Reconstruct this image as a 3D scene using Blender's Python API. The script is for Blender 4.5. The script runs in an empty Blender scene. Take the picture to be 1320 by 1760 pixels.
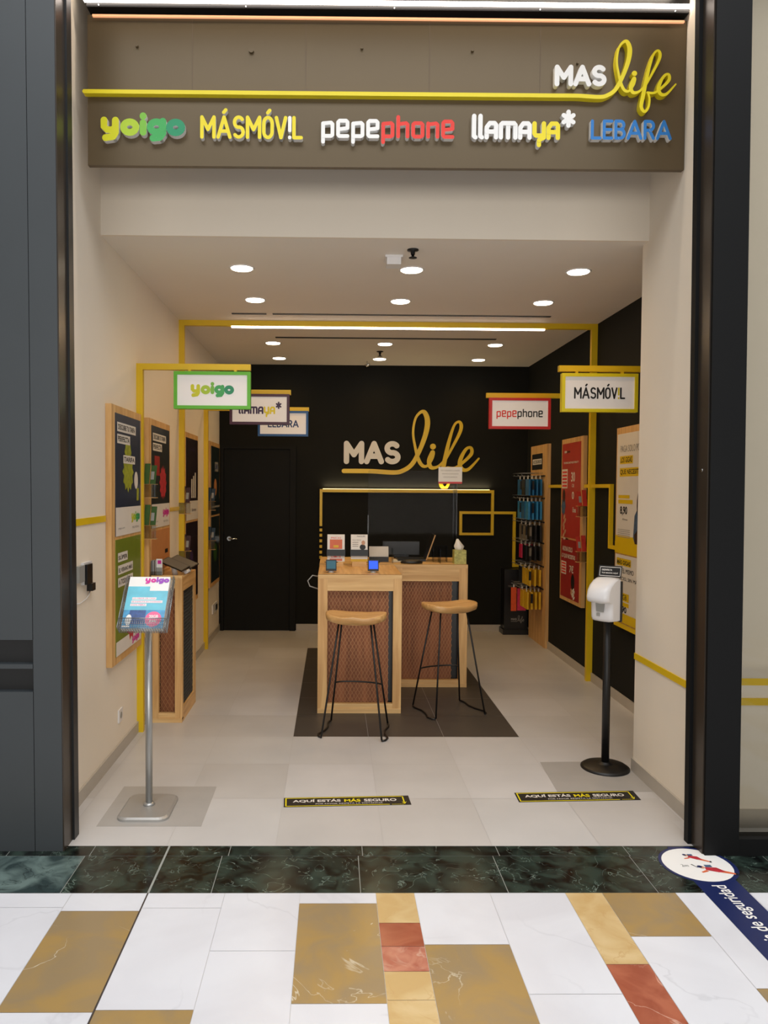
import bpy, math, random
from mathutils import Vector, Matrix
random.seed(7)
PI = math.pi
scene = bpy.context.scene
COL = scene.collection

# ------------------------------------------------------------------ camera
F_PX, PX, PITCH, ROLL, YAW, EYE = 1301.58, 590.55, .0318, .0067, .0138, 1.65
cam_data = bpy.data.cameras.new('camera')
cam = bpy.data.objects.new('camera', cam_data)
COL.objects.link(cam)
scene.camera = cam
cam_data.sensor_fit = 'VERTICAL'
cam_data.sensor_height = 24.0
cam_data.lens = 24.0 * F_PX / 1760.0
cam_data.shift_x = (660.0 - PX) / 1760.0
cam_data.clip_start = 0.05
right = Vector((math.cos(YAW), -math.sin(YAW), 0))
ydir = Vector((math.sin(YAW), math.cos(YAW), 0))
fwd = ydir * math.cos(PITCH) - Vector((0, 0, 1)) * math.sin(PITCH)
up = ydir * math.sin(PITCH) + Vector((0, 0, 1)) * math.cos(PITCH)
rr = right * math.cos(ROLL) + up * math.sin(ROLL)
uu = -right * math.sin(ROLL) + up * math.cos(ROLL)
M3 = Matrix((rr, uu, -fwd)).transposed()
cam.matrix_world = Matrix.Translation((0, 0, EYE)) @ M3.to_4x4()

# ------------------------------------------------------------------ light
world = bpy.data.worlds.new('world')
scene.world = world
world.use_nodes = True
world.node_tree.nodes['Background'].inputs[0].default_value = (0.98, 0.98, 1.0, 1)
world.node_tree.nodes['Background'].inputs[1].default_value = 0.36
scene.view_settings.view_transform = 'Standard'
scene.view_settings.look = 'None'
scene.view_settings.gamma = 1
scene.view_settings.use_curve_mapping = False
scene.view_settings.exposure = 0.0

def light(name, kind, loc, energy, color, rot=(0, 0, 0), **kw):
    d = bpy.data.lights.new(name, kind)
    d.energy = energy
    d.color = color
    for k, v in kw.items():
        setattr(d, k, v)
    o = bpy.data.objects.new(name, d)
    o.location = loc
    o.rotation_euler = rot
    COL.objects.link(o)
    return o
# daylight falling through the atrium roof of the mall
light('atrium_skylight', 'AREA', (0.3, 0.4, 7.2), 560, (0.975, 0.985, 1.0), (0, 0, 0), shape='RECTANGLE', size=7, size_y=5.6)
# unseen fill added behind the camera: frontal mall light for lintel and signs
light('mall_fill_light', 'AREA', (0.3, -8.0, 2.1), 430, (1.0, 0.97, 0.92), (math.radians(90), 0, 0), shape='RECTANGLE', size=10, size_y=3.4)
WARM = (1.0, 0.60, 0.18)
SPOT_W = 8.4

# ------------------------------------------------------------------ materials
def lin(c):
    return tuple(((x / 255) / 12.92 if x / 255 <= 0.04045 else ((x / 255 + 0.055) / 1.055) ** 2.4) for x in c) + (1,)
MATS = {}
def mat(name, rgb, rough=0.5, metal=0.0, var=0.06, scale=8.0, emit=None, alpha=None, trans=0.0, bump=0.0, spec=None, coat=0.0):
    """principled material whose colour and roughness vary slightly with a noise field"""
    m = bpy.data.materials.new(name)
    m.use_nodes = True
    nt = m.node_tree
    b = nt.nodes['Principled BSDF']
    tc = nt.nodes.new('ShaderNodeTexCoord')
    no = nt.nodes.new('ShaderNodeTexNoise')
    no.inputs['Scale'].default_value = scale
    no.inputs['Detail'].default_value = 4
    nt.links.new(tc.outputs['Object'], no.inputs['Vector'])
    mr = nt.nodes.new('ShaderNodeMapRange')
    mr.inputs['From Min'].default_value = .3
    mr.inputs['From Max'].default_value = .7
    mr.inputs['To Min'].default_value = 1 - var
    mr.inputs['To Max'].default_value = 1 + var
    nt.links.new(no.outputs['Fac'], mr.inputs['Value'])
    mx = nt.nodes.new('ShaderNodeVectorMath')
    mx.operation = 'SCALE'
    mx.inputs[0].default_value = lin(rgb)[:3]
    nt.links.new(mr.outputs['Result'], mx.inputs['Scale'])
    nt.links.new(mx.outputs['Vector'], b.inputs['Base Color'])
    b.inputs['Roughness'].default_value = rough
    b.inputs['Metallic'].default_value = metal
    b.inputs['Transmission Weight'].default_value = trans
    if spec is not None: b.inputs['Specular IOR Level'].default_value = spec
    if coat: b.inputs['Coat Weight'].default_value = coat
    if alpha is not None: b.inputs['Alpha'].default_value = alpha
    if emit:
        b.inputs['Emission Color'].default_value = lin(emit[0])
        b.inputs['Emission Strength'].default_value = emit[1]
    if bump:
        bp = nt.nodes.new('ShaderNodeBump')
        bp.inputs['Strength'].default_value = bump
        bp.inputs['Distance'].default_value = .004
        nt.links.new(no.outputs['Fac'], bp.inputs['Height'])
        nt.links.new(bp.outputs['Normal'], b.inputs['Normal'])
    MATS[name] = m
    return m

def ramp(nt, stops, src):
    r = nt.nodes.new('ShaderNodeValToRGB')
    els = r.color_ramp.elements
    while len(els) < len(stops): els.new(0.5)
    for e, (p, c) in zip(els, stops):
        e.position = p
        e.color = lin(c)
    nt.links.new(src, r.inputs['Fac'])
    return r

def wood(name, dark, light_, axis='Z', rough=0.45):
    m = bpy.data.materials.new(name)
    m.use_nodes = True
    nt = m.node_tree
    b = nt.nodes['Principled BSDF']
    tc = nt.nodes.new('ShaderNodeTexCoord')
    mp = nt.nodes.new('ShaderNodeMapping')
    s = {'Z': (26, 26, 1.6), 'X': (1.6, 26, 26), 'Y': (26, 1.6, 26)}[axis]
    mp.inputs['Scale'].default_value = s
    nt.links.new(tc.outputs['Object'], mp.inputs['Vector'])
    no = nt.nodes.new('ShaderNodeTexNoise')
    no.inputs['Scale'].default_value = 1.0
    no.inputs['Detail'].default_value = 5
    no.inputs['Distortion'].default_value = .8
    nt.links.new(mp.outputs['Vector'], no.inputs['Vector'])
    r = ramp(nt, [(.32, dark), (.5, tuple((a + c) / 2 for a, c in zip(dark, light_))), (.66, light_)], no.outputs['Fac'])
    nt.links.new(r.outputs['Color'], b.inputs['Base Color'])
    b.inputs['Roughness'].default_value = rough
    MATS[name] = m
    return m

def marble(name, base, vein, vscale=2.2, width=.035, rough=.12, mottled=None, mscale=3.0, dist=2.0, vmix=1.0):
    """polished stone: mottled base crossed by thin veins"""
    m = bpy.data.materials.new(name)
    m.use_nodes = True
    nt = m.node_tree
    b = nt.nodes['Principled BSDF']
    tc = nt.nodes.new('ShaderNodeTexCoord')
    n1 = nt.nodes.new('ShaderNodeTexNoise')
    n1.inputs['Scale'].default_value = mscale
    n1.inputs['Detail'].default_value = 8
    n1.inputs['Distortion'].default_value = .8
    nt.links.new(tc.outputs['Object'], n1.inputs['Vector'])
    mo = mottled or base
    r1 = ramp(nt, [(.38, base), (.62, mo)], n1.outputs['Fac'])
    n2 = nt.nodes.new('ShaderNodeTexNoise')
    n2.inputs['Scale'].default_value = vscale
    n2.inputs['Detail'].default_value = 5
    n2.inputs['Distortion'].default_value = dist
    nt.links.new(tc.outputs['Object'], n2.inputs['Vector'])
    su = nt.nodes.new('ShaderNodeMath'); su.operation = 'SUBTRACT'; su.inputs[1].default_value = .5
    ab = nt.nodes.new('ShaderNodeMath'); ab.operation = 'ABSOLUTE'
    mr = nt.nodes.new('ShaderNodeMapRange')
    mr.inputs['From Min'].default_value = 0
    mr.inputs['From Max'].default_value = width
    mr.inputs['To Min'].default_value = vmix
    mr.inputs['To Max'].default_value = 0
    nt.links.new(n2.outputs['Fac'], su.inputs[0])
    nt.links.new(su.outputs[0], ab.inputs[0])
    nt.links.new(ab.outputs[0], mr.inputs['Value'])
    # veins only where a third field lets them appear
    n3 = nt.nodes.new('ShaderNodeTexNoise'); n3.inputs['Scale'].default_value = vscale * 1.1
    nt.links.new(tc.outputs['Object'], n3.inputs['Vector'])
    m3 = nt.nodes.new('ShaderNodeMapRange')
    m3.inputs['From Min'].default_value = .42; m3.inputs['From Max'].default_value = .6
    nt.links.new(n3.outputs['Fac'], m3.inputs['Value'])
    mu = nt.nodes.new('ShaderNodeMath'); mu.operation = 'MULTIPLY'
    nt.links.new(mr.outputs['Result'], mu.inputs[0]); nt.links.new(m3.outputs['Result'], mu.inputs[1])
    mx = nt.nodes.new('ShaderNodeMix'); mx.data_type = 'RGBA'
    nt.links.new(mu.outputs[0], mx.inputs['Factor'])
    nt.links.new(r1.outputs['Color'], mx.inputs['A'])
    mx.inputs['B'].default_value = lin(vein)
    nt.links.new(mx.outputs['Result'], b.inputs['Base Color'])
    b.inputs['Roughness'].default_value = rough
    MATS[name] = m
    return m

mat('wall_paint', (234, 223, 206), .7, var=.01, scale=3)
mat('ceiling_paint', (234, 227, 216), .8, var=.01, scale=3)
mat('black_paint', (19, 19, 15), .8, var=.06, scale=3, spec=.25)
mat('black_door', (13, 13, 10), .7, var=.05, scale=4, spec=.25)
mat('skirting', (178, 170, 158), .4, var=.03)
mat('cladding', (52, 57, 60), .5, metal=0, var=.04, scale=3)
mat('cladding_dark', (22, 23, 24), .4, var=.03)
mat('reflection_brown', (58, 50, 42), .3, metal=.3, var=.05)  # brownish reflection on the entrance side faces, put into the colour
mat('frame_black', (8, 9, 10), .6, var=.03, spec=.2)
mat('slot_dark', (18, 19, 20), .6, var=.02)
mat('yellow', (222, 186, 18), .42, var=.02)
mat('yellow_sign', (232, 214, 30), .4, var=.02)
mat('banner_metal', (98, 84, 62), .34, metal=.35, var=.03, scale=2)
mat('banner_lower', (104, 86, 66), .34, metal=.35, var=.03, scale=2)
mat('seam', (96, 80, 62), .5)
mat('white_acrylic', (236, 236, 234), .35, var=.01)
mat('white_matte', (225, 222, 216), .6, var=.01)
mat('sign_face', (232, 228, 226), .4, var=.01, emit=((232, 226, 222), .12))
mat('green_sign', (96, 184, 40), .4, var=.02)
mat('purple_sign', (70, 28, 56), .4, var=.02)
mat('blue_sign', (24, 84, 150), .4, var=.02)
mat('red_sign', (200, 42, 44), .4, var=.02)
mat('ink_black', (22, 22, 24), .5, var=.02)
mat('ink_red', (226, 52, 40), .5, var=.02)
mat('ink_blue', (32, 116, 190), .5, var=.02)
mat('ink_navy', (30, 62, 120), .5, var=.02)
mat('ink_purple', (60, 40, 80), .5, var=.02)
mat('ink_grey', (150, 146, 140), .6, var=.02)
mat('ink_magenta', (206, 40, 150), .5, var=.02)
mat('ink_violet', (150, 70, 180), .5, var=.02)
for i, c in enumerate([(205, 205, 20), (170, 200, 45), (120, 185, 60), (60, 165, 85), (25, 140, 95)]):
    mat('yoigo_green_%d' % i, c, .4, var=.01)
mat('orange_wood_print', (205, 120, 60), .5, var=.08)
mat('poster_navy', (32, 44, 66), .35, var=.12, scale=5)
mat('poster_dark', (30, 36, 40), .35, var=.15, scale=6)
mat('poster_plum', (34, 20, 28), .35, var=.15, scale=6)
mat('poster_teal', (24, 38, 40), .35, var=.2, scale=6)
mat('poster_green', (110, 124, 34), .4, var=.12, scale=6)
mat('poster_orange', (200, 136, 84), .4, var=.08, scale=6)
mat('poster_red', (176, 52, 46), .4, var=.1, scale=5)
mat('poster_red_dark', (156, 42, 40), .4, var=.1, scale=5)
mat('poster_white', (222, 216, 208), .45, var=.02)
mat('lime', (150, 156, 44), .5, var=.3, scale=30)
mat('coral', (180, 46, 56), .5, var=.25, scale=30)
mat('skin_print', (196, 150, 120), .5, var=.1, scale=30)
mat('hair_print', (58, 34, 24), .5, var=.2, scale=60)
mat('denim_print', (70, 92, 120), .5, var=.25, scale=50)
wood('pine', (196, 148, 90), (226, 184, 122), 'Z')
wood('pine_x', (200, 156, 98), (230, 192, 132), 'X')
wood('pine_y', (192, 146, 90), (222, 180, 120), 'Y')
wood('inner_wood', (128, 76, 46), (164, 102, 64), 'Z', .6)
wood('seat_wood', (184, 138, 82), (216, 174, 116), 'X', .35)
mat('mesh_metal', (176, 126, 82), .4, metal=.35, var=.05)
mat('mesh_dark', (70, 66, 58), .5, metal=.4, var=.1)
mat('black_steel', (14, 13, 13), .45, var=.05)
mat('black_plastic', (16, 16, 17), .35, var=.03)
mat('screen_glass', (10, 11, 13), .12, var=.02)
mat('blue_glow', (20, 60, 200), .3, emit=((30, 80, 230), 1.2))
mat('teal_glow', (30, 70, 80), .3, emit=((50, 110, 130), .35))
mat('tablet_face', (96, 88, 78), .3, var=.02)
mat('silver', (178, 178, 176), .35, metal=.7, var=.03)
mat('silver_base', (168, 166, 162), .4, metal=.45, var=.03)
mat('chrome', (200, 200, 198), .2, metal=1, var=.02)
mat('wire', (150, 152, 154), .3, metal=.7, var=.03)
mat('white_plastic', (226, 224, 224), .3, var=.01)
mat('grey_plastic', (150, 150, 146), .4, var=.02)
mat('thin_sheet', (166, 162, 157), .35, var=.03)
mat('paper', (232, 230, 226), .6, var=.01)
mat('cyan_print', (100, 186, 206), .35, var=.12, scale=14)
mat('aqua_print', (58, 140, 184), .35, var=.25, scale=40)
mat('navy_print', (34, 70, 130), .35, var=.25, scale=60)
mat('pink_print', (234, 92, 140), .35, var=.05)
mat('orange_print', (214, 106, 66), .4, var=.05)
mat('leaflet_green', (52, 88, 34), .4, var=.12, scale=30)
mat('leaflet_blue', (24, 48, 66), .4, var=.12, scale=30)
mat('leaflet_plum', (56, 26, 34), .4, var=.12, scale=30)
mat('leaflet_red', (186, 52, 40), .4, var=.12, scale=30)
mat('pack_blue', (20, 98, 150), .4, var=.15, scale=30)
mat('pack_sky', (44, 132, 190), .4, var=.15, scale=30)
mat('pack_black', (24, 25, 28), .4, var=.15, scale=30)
mat('pack_silver', (120, 112, 100), .4, var=.15, scale=30)
mat('pack_pink', (210, 48, 90), .4, var=.15, scale=30)
mat('pack_yellow', (220, 176, 30), .45, var=.08, scale=30)
mat('pack_orange', (224, 84, 30), .4, var=.1, scale=30)
mat('tissue_box', (176, 172, 96), .5, var=.3, scale=60)
mat('navy_vinyl', (24, 36, 84), .35, var=.04)
mat('grout', (150, 152, 146), .7)
mat('grout_white', (196, 194, 192), .6)
mat('joint_metal', (92, 86, 84), .35, metal=.6)
mat('floor_a', (190, 187, 184), .38, var=.05, scale=2.5)
mat('floor_b', (186, 182, 178), .36, var=.05, scale=2.5)
mat('floor_c', (194, 191, 189), .4, var=.05, scale=2.5)
mat('floor_seam', (178, 173, 168), .5)
mat('inlay_dark', (70, 64, 58), .45, var=.05, scale=4)
marble('marble_white', (212, 212, 217), (172, 172, 178), 1.1, .008, .25, (221, 222, 227), 2.0, .8, .3)
marble('marble_green', (8, 10, 10), (140, 158, 146), 9.0, .010, .2, (44, 58, 51), 11.0, 1.2, .6)
marble('marble_green_light', (44, 58, 58), (22, 28, 28), 6.0, .03, .16, (104, 122, 118), 6.0, 2.0, .7)
marble('marble_brown', (148, 127, 94), (214, 204, 182), 2.6, .005, .22, (164, 134, 82), 5.0, .9, .9)
marble('marble_gold', (196, 164, 110), (184, 145, 88), 5.0, .02, .25, (210, 184, 136), 6.0, 1.5, .5)
marble('marble_red', (150, 76, 54), (214, 170, 150), 3.0, .012, .2, (172, 98, 72), 8.0, 1.5, .8)
marble('marble_pink', (168, 94, 76), (214, 180, 160), 6.0, .04, .2, (190, 124, 102), 14.0, 1.5, .7)
mat('lamp_face', (255, 250, 240), .5, emit=((255, 240, 214), 14))
mat('led_white', (255, 250, 245), .5, emit=((255, 240, 228), 9))
mat('led_warm', (255, 240, 210), .5, emit=((255, 226, 160), 2.6))
mat('led_copper', (230, 160, 110), .4, emit=((232, 170, 128), .8))
mat('led_dot', (255, 250, 245), .5, emit=((255, 250, 245), 1.5))

def glass(name, rgb, a, rough=.02, ior=1.25):
    m = bpy.data.materials.new(name)
    m.use_nodes = True
    nt = m.node_tree
    for n in list(nt.nodes): nt.nodes.remove(n)
    out = nt.nodes.new('ShaderNodeOutputMaterial')
    tr = nt.nodes.new('ShaderNodeBsdfTransparent'); tr.inputs[0].default_value = lin(rgb)
    gl = nt.nodes.new('ShaderNodeBsdfGlossy'); gl.inputs['Roughness'].default_value = rough
    fr = nt.nodes.new('ShaderNodeFresnel'); fr.inputs['IOR'].default_value = ior
    mr = nt.nodes.new('ShaderNodeMapRange'); mr.inputs['To Min'].default_value = a; mr.inputs['To Max'].default_value = .7
    mx = nt.nodes.new('ShaderNodeMixShader')
    nt.links.new(fr.outputs[0], mr.inputs['Value'])
    nt.links.new(mr.outputs['Result'], mx.inputs[0])
    nt.links.new(tr.outputs[0], mx.inputs[1]); nt.links.new(gl.outputs[0], mx.inputs[2])
    nt.links.new(mx.outputs[0], out.inputs['Surface'])
    MATS[name] = m
glass('window_glass', (240, 240, 238), .01)
glass('acrylic', (246, 246, 246), .0012, .03, 1.05)
glass('acrylic_edge', (228, 230, 230), .04)

# ------------------------------------------------------------------ mesh builder
class MB:
    def __init__(s):
        s.v = []; s.f = []; s.m = []; s.mats = []; s.sm = []
    def mi(s, name):
        if name not in s.mats: s.mats.append(name)
        return s.mats.index(name)
    def poly(s, pts, m, smooth=False):
        i = len(s.v)
        s.v += [tuple(p) for p in pts]
        s.f.append(tuple(range(i, i + len(pts)))); s.m.append(s.mi(m)); s.sm.append(smooth)
    def box(s, x0, x1, y0, y1, z0, z1, m, rot=0, c=None, tilt=None):
        P = [(x, y, z) for z in (z0, z1) for y in (y0, y1) for x in (x0, x1)]
        s.hexa(P, m)
    def hexa(s, P, m):
        i = len(s.v); s.v += [tuple(p) for p in P]
        for q in ((0, 2, 3, 1), (4, 5, 7, 6), (0, 1, 5, 4), (2, 6, 7, 3), (0, 4, 6, 2), (1, 3, 7, 5)):
            s.f.append(tuple(i + k for k in q)); s.m.append(s.mi(m)); s.sm.append(False)
    def obox(s, o, ax, ay, az, m):
        """box from a corner and three edge vectors"""
        o, ax, ay, az = map(Vector, (o, ax, ay, az))
        s.hexa([o + ax * a + ay * b + az * c for c in (0, 1) for b in (0, 1) for a in (0, 1)], m)
    def prism(s, pts, ext, m, mside=None):
        """closed outline pts (3D) extruded by vector ext"""
        n = len(pts); e = Vector(ext); i = len(s.v)
        s.v += [tuple(p) for p in pts] + [tuple(Vector(p) + e) for p in pts]
        s.f.append(tuple(range(i, i + n))); s.m.append(s.mi(m)); s.sm.append(False)
        s.f.append(tuple(range(i + 2 * n - 1, i + n - 1, -1))); s.m.append(s.mi(m)); s.sm.append(False)
        for k in range(n):
            j = (k + 1) % n
            s.f.append((i + k, i + n + k, i + n + j, i + j)); s.m.append(s.mi(mside or m)); s.sm.append(False)
    def loft(s, rings, m, cap=True, smooth=True):
        i = len(s.v); n = len(rings[0])
        for r in rings: s.v += [tuple(p) for p in r]
        for a in range(len(rings) - 1):
            for k in range(n):
                j = (k + 1) % n
                s.f.append((i + a * n + k, i + a * n + j, i + (a + 1) * n + j, i + (a + 1) * n + k)); s.m.append(s.mi(m)); s.sm.append(smooth)
        if cap:
            s.f.append(tuple(i + k for k in range(n))[::-1]); s.m.append(s.mi(m)); s.sm.append(False)
            b = i + (len(rings) - 1) * n
            s.f.append(tuple(b + k for k in range(n))); s.m.append(s.mi(m)); s.sm.append(False)
    def lathe(s, cx, cy, prof, m, n=28, cap=True):
        s.loft([[(cx + r * math.cos(2 * PI * k / n), cy + r * math.sin(2 * PI * k / n), z) for k in range(n)] for r, z in prof], m, cap)
    def tube(s, pts, r, m, n=8, closed=False):
        pts = [Vector(p) for p in pts]
        rings = []
        prev = None
        for i, p in enumerate(pts):
            if closed: t = pts[(i + 1) % len(pts)] - pts[i - 1]
            else: t = pts[min(i + 1, len(pts) - 1)] - pts[max(i - 1, 0)]
            t.normalize()
            if prev is None:
                a = Vector((0, 0, 1)) if abs(t.z) < .9 else Vector((1, 0, 0))
                nn = t.cross(a).normalized()
            else:
                nn = (prev - t * prev.dot(t)).normalized()
            prev = nn
            bb = t.cross(nn)
            rings.append([p + (nn * math.cos(2 * PI * k / n) + bb * math.sin(2 * PI * k / n)) * r for k in range(n)])
        if closed: rings.append(rings[0])
        s.loft(rings, m, not closed)
    def build(s, name, parent=None, world=True):
        off = Vector((0, 0, 0))
        if parent is not None and world:
            q = parent
            while q is not None:
                off += Vector(q.location); q = q.parent
        me = bpy.data.meshes.new(name)
        me.from_pydata([tuple(Vector(v) - off) for v in s.v], [], s.f)
        for n in s.mats: me.materials.append(MATS[n])
        for p, mi_, sm in zip(me.polygons, s.m, s.sm):
            p.material_index = mi_; p.use_smooth = sm
        me.update()
        import bmesh
        bm = bmesh.new(); bm.from_mesh(me)
        if len(bm.faces) < 20000:
            bmesh.ops.remove_doubles(bm, verts=bm.verts, dist=1e-6)
        bm.to_mesh(me); bm.free()
        o = bpy.data.objects.new(name, me)
        COL.objects.link(o)
        o.parent = parent
        return o

def thing(name, label, cat, loc=(0, 0, 0), rz=0, group=None):
    o = bpy.data.objects.new(name, None)
    o.empty_display_size = .05
    COL.objects.link(o)
    o.location = loc; o.rotation_euler = (0, 0, rz)
    o['label'] = label; o['category'] = cat
    if group: o['group'] = group
    return o
def tag(o, label, cat, group=None):
    o['label'] = label; o['category'] = cat
    if group: o['group'] = group
    return o
def struct(o):
    o['kind'] = 'structure'; return o
def copy_tree(o, parent=None):
    c = o.copy(); COL.objects.link(c); c.parent = parent
    for ch in list(o.children): copy_tree(ch, c)
    return c

# ------------------------------------------------------------------ lettering
_tc = {}
def text_mesh(body, bold=0.0, spacing=1.0):
    k = (body, bold, spacing)
    if k in _tc: return _tc[k]
    c = bpy.data.curves.new('lettering', 'FONT')
    c.body = body; c.size = 1.0; c.offset = bold; c.space_character = spacing; c.resolution_u = 3
    o = bpy.data.objects.new('lettering', c)
    me = bpy.data.meshes.new_from_object(o)
    vs = [(v.co.x, v.co.y) for v in me.vertices]
    fs = [tuple(p.vertices) for p in me.polygons]
    bpy.data.objects.remove(o); bpy.data.curves.remove(c); bpy.data.meshes.remove(me)
    _tc[k] = (vs, fs)
    return _tc[k]

def arc(cx, cy, rx, ry, a0, a1, n=12):
    return [(cx + rx * math.cos(math.radians(a0 + (a1 - a0) * i / n)), cy + ry * math.sin(math.radians(a0 + (a1 - a0) * i / n))) for i in range(n + 1)]
def spline(pts, n=7):
    """Catmull-Rom through (x, y, w) points"""
    out = []
    P = [pts[0]] + list(pts) + [pts[-1]]
    for i in range(1, len(P) - 2):
        for k in range(n):
            t = k / n
            out.append(tuple(.5 * ((2 * b) + (-a + c) * t + (2 * a - 5 * b + 4 * c - d) * t * t + (-a + 3 * b - 3 * c + d) * t ** 3)
                             for a, b, c, d in zip(P[i - 1], P[i], P[i + 1], P[i + 2])))
    out.append(tuple(pts[-1]))
    return out
A_ = lambda w=.8: [[(0, 0), (w / 2, 1), (w, 0)], [(.17 * w / .8, .3), (w - .17 * w / .8, .3)]]
ROUND = {   # rounded capitals, cap height 1
 'M': (.86, [[(0, 0), (0, 1)], [(0, 1), (.43, .38), (.86, 1)], [(.86, 1), (.86, 0)]]),
 'A': (.84, A_(.84)),
 'S': (.66, [arc(.33, .745, .3, .255, 35, 262, 16) + arc(.33, .255, .32, .25, 82, -145, 16)]),
 'L': (.52, [[(0, 1), (0, 0), (.52, 0)]]),
 'O': (.6, [arc(.3, .7, .3, .3, 0, 180) + arc(.3, .3, .3, .3, 180, 360) + [(.6, .7)]]),
 'V': (.66, [[(0, 1), (.33, 0), (.66, 1)]]),
 '!': (.0, [[(0, 1), (0, .36)], [(0, .02), (0, 0)]]),
 'E': (.5, [[(.5, 1), (0, 1), (0, 0), (.5, 0)], [(0, .5), (.44, .5)]]),
 'B': (.56, [[(0, 0), (0, 1), (.3, 1)] + arc(.3, .76, .22, .24, 90, -90, 8) + [(0, .52)], [(.3, .52)] + arc(.3, .26, .26, .26, 90, -90, 8) + [(0, 0)]]),
 'R': (.56, [[(0, 0), (0, 1), (.3, 1)] + arc(.3, .74, .25, .26, 90, -90, 8) + [(0, .48)], [(.3, .48), (.56, 0)]]),
}
ROUND['Á'] = (.84, ROUND['A'][1] + [[(.4, 1.24), (.54, 1.36)]])
ROUND['Ó'] = (.6, ROUND['O'][1] + [[(.28, 1.24), (.42, 1.36)]])
TECH = {    # squared techno lower case, x-height .7
 'p': (.5, [[(0, -.3), (0, .66), (.42, .7), (.5, .62), (.5, .06), (.42, 0), (0, 0)]]),
 'e': (.5, [[(.5, 0), (.06, 0), (0, .07), (0, .72), (.08, .8), (.42, .8), (.5, .72), (.5, .42), (0, .36)]]),
 'h': (.5, [[(0, 1.02), (0, 0)], [(0, .64), (.42, .7), (.5, .62), (.5, 0)]]),
 'o': (.5, [[(0, .07), (0, .63), (.08, .7), (.42, .7), (.5, .63), (.5, .07), (.42, 0), (.08, 0), (0, .07)]]),
 'n': (.5, [[(0, .7), (0, 0)], [(0, .64), (.42, .7), (.5, .62), (.5, 0)]]),
 'l': (.08, [[(0, 1.05), (0, .05), (.08, 0)]]),
 'a': (.5, [[(0, 0), (0, .5), (.16, .7), (.42, .7), (.5, .6), (.5, 0)], [(0, .28), (.5, .28)]]),
 'm': (.78, [[(0, 0), (0, .62), (.08, .7), (.7, .7), (.78, .62), (.78, 0)], [(.39, .7), (.39, 0)]]),
 'y': (.5, [[(0, .7), (0, .2), (.08, .1), (.5, .1)], [(.5, .7), (.5, 0), (.25, -.12), (.25, -.36)]]),
 '*': (.6, [[(.3 + .3 * math.cos(math.radians(a)), .95 + .34 * math.sin(math.radians(a))), (.3 - .3 * math.cos(math.radians(a)), .95 - .34 * math.sin(math.radians(a)))] for a in (90, 30, 150)]),
}
FAT = {     # chubby lower case
 'y': (.5, [[(0, .7), (0, .38), (.12, .24), (.3, .22), (.42, .3)], [(.46, .7), (.46, .1), (.36, -.1), (.06, -.16)]]),
 'o': (.48, [arc(.24, .36, .25, .26, 0, 360, 20)]),
 'i': (.0, [[(0, .58), (0, .12)], [(0, .9), (0, .92)]]),
 'g': (.48, [arc(.24, .38, .25, .25, 0, 360, 20), [(.5, .66), (.5, .08), (.38, -.13), (.1, -.17)]]),
}
LIFE = {    # the script word, in units where the cap height of MAS is 70 and MAS runs from x 0 to 200
 'line': [(0, 0, 15), (90, 0, 15), (172, -4, 15), (205, 3, 15), (236, 26, 15), (262, 75, 15), (282, 132, 17), (287, 175, 18), (277, 203, 15), (262, 203, 10), (245, 180, 8), (238, 132, 8), (246, 82, 9), (258, 40, 12), (272, 20, 11), (288, 20, 9), (303, 42, 10), (308, 62, 12)],
 'i': [(306, 66, 16), (294, 36, 15), (302, 14, 13), (326, 18, 9), (352, 44, 8)],
 'f': [(348, 36, 8), (374, 84, 9), (398, 132, 11), (404, 158, 12), (396, 172, 9), (380, 160, 8), (364, 112, 11), (351, 54, 14), (341, 0, 15), (335, -40, 13), (348, -58, 11), (362, -42, 9), (366, -10, 8), (359, 14, 8)],
 'e': [(358, 14, 9), (386, 14, 9), (416, 36, 10), (440, 62, 12), (439, 82, 10), (424, 80, 10), (408, 56, 13), (400, 28, 14), (410, 8, 13), (432, 10, 10), (466, 46, 6)],
}
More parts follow.
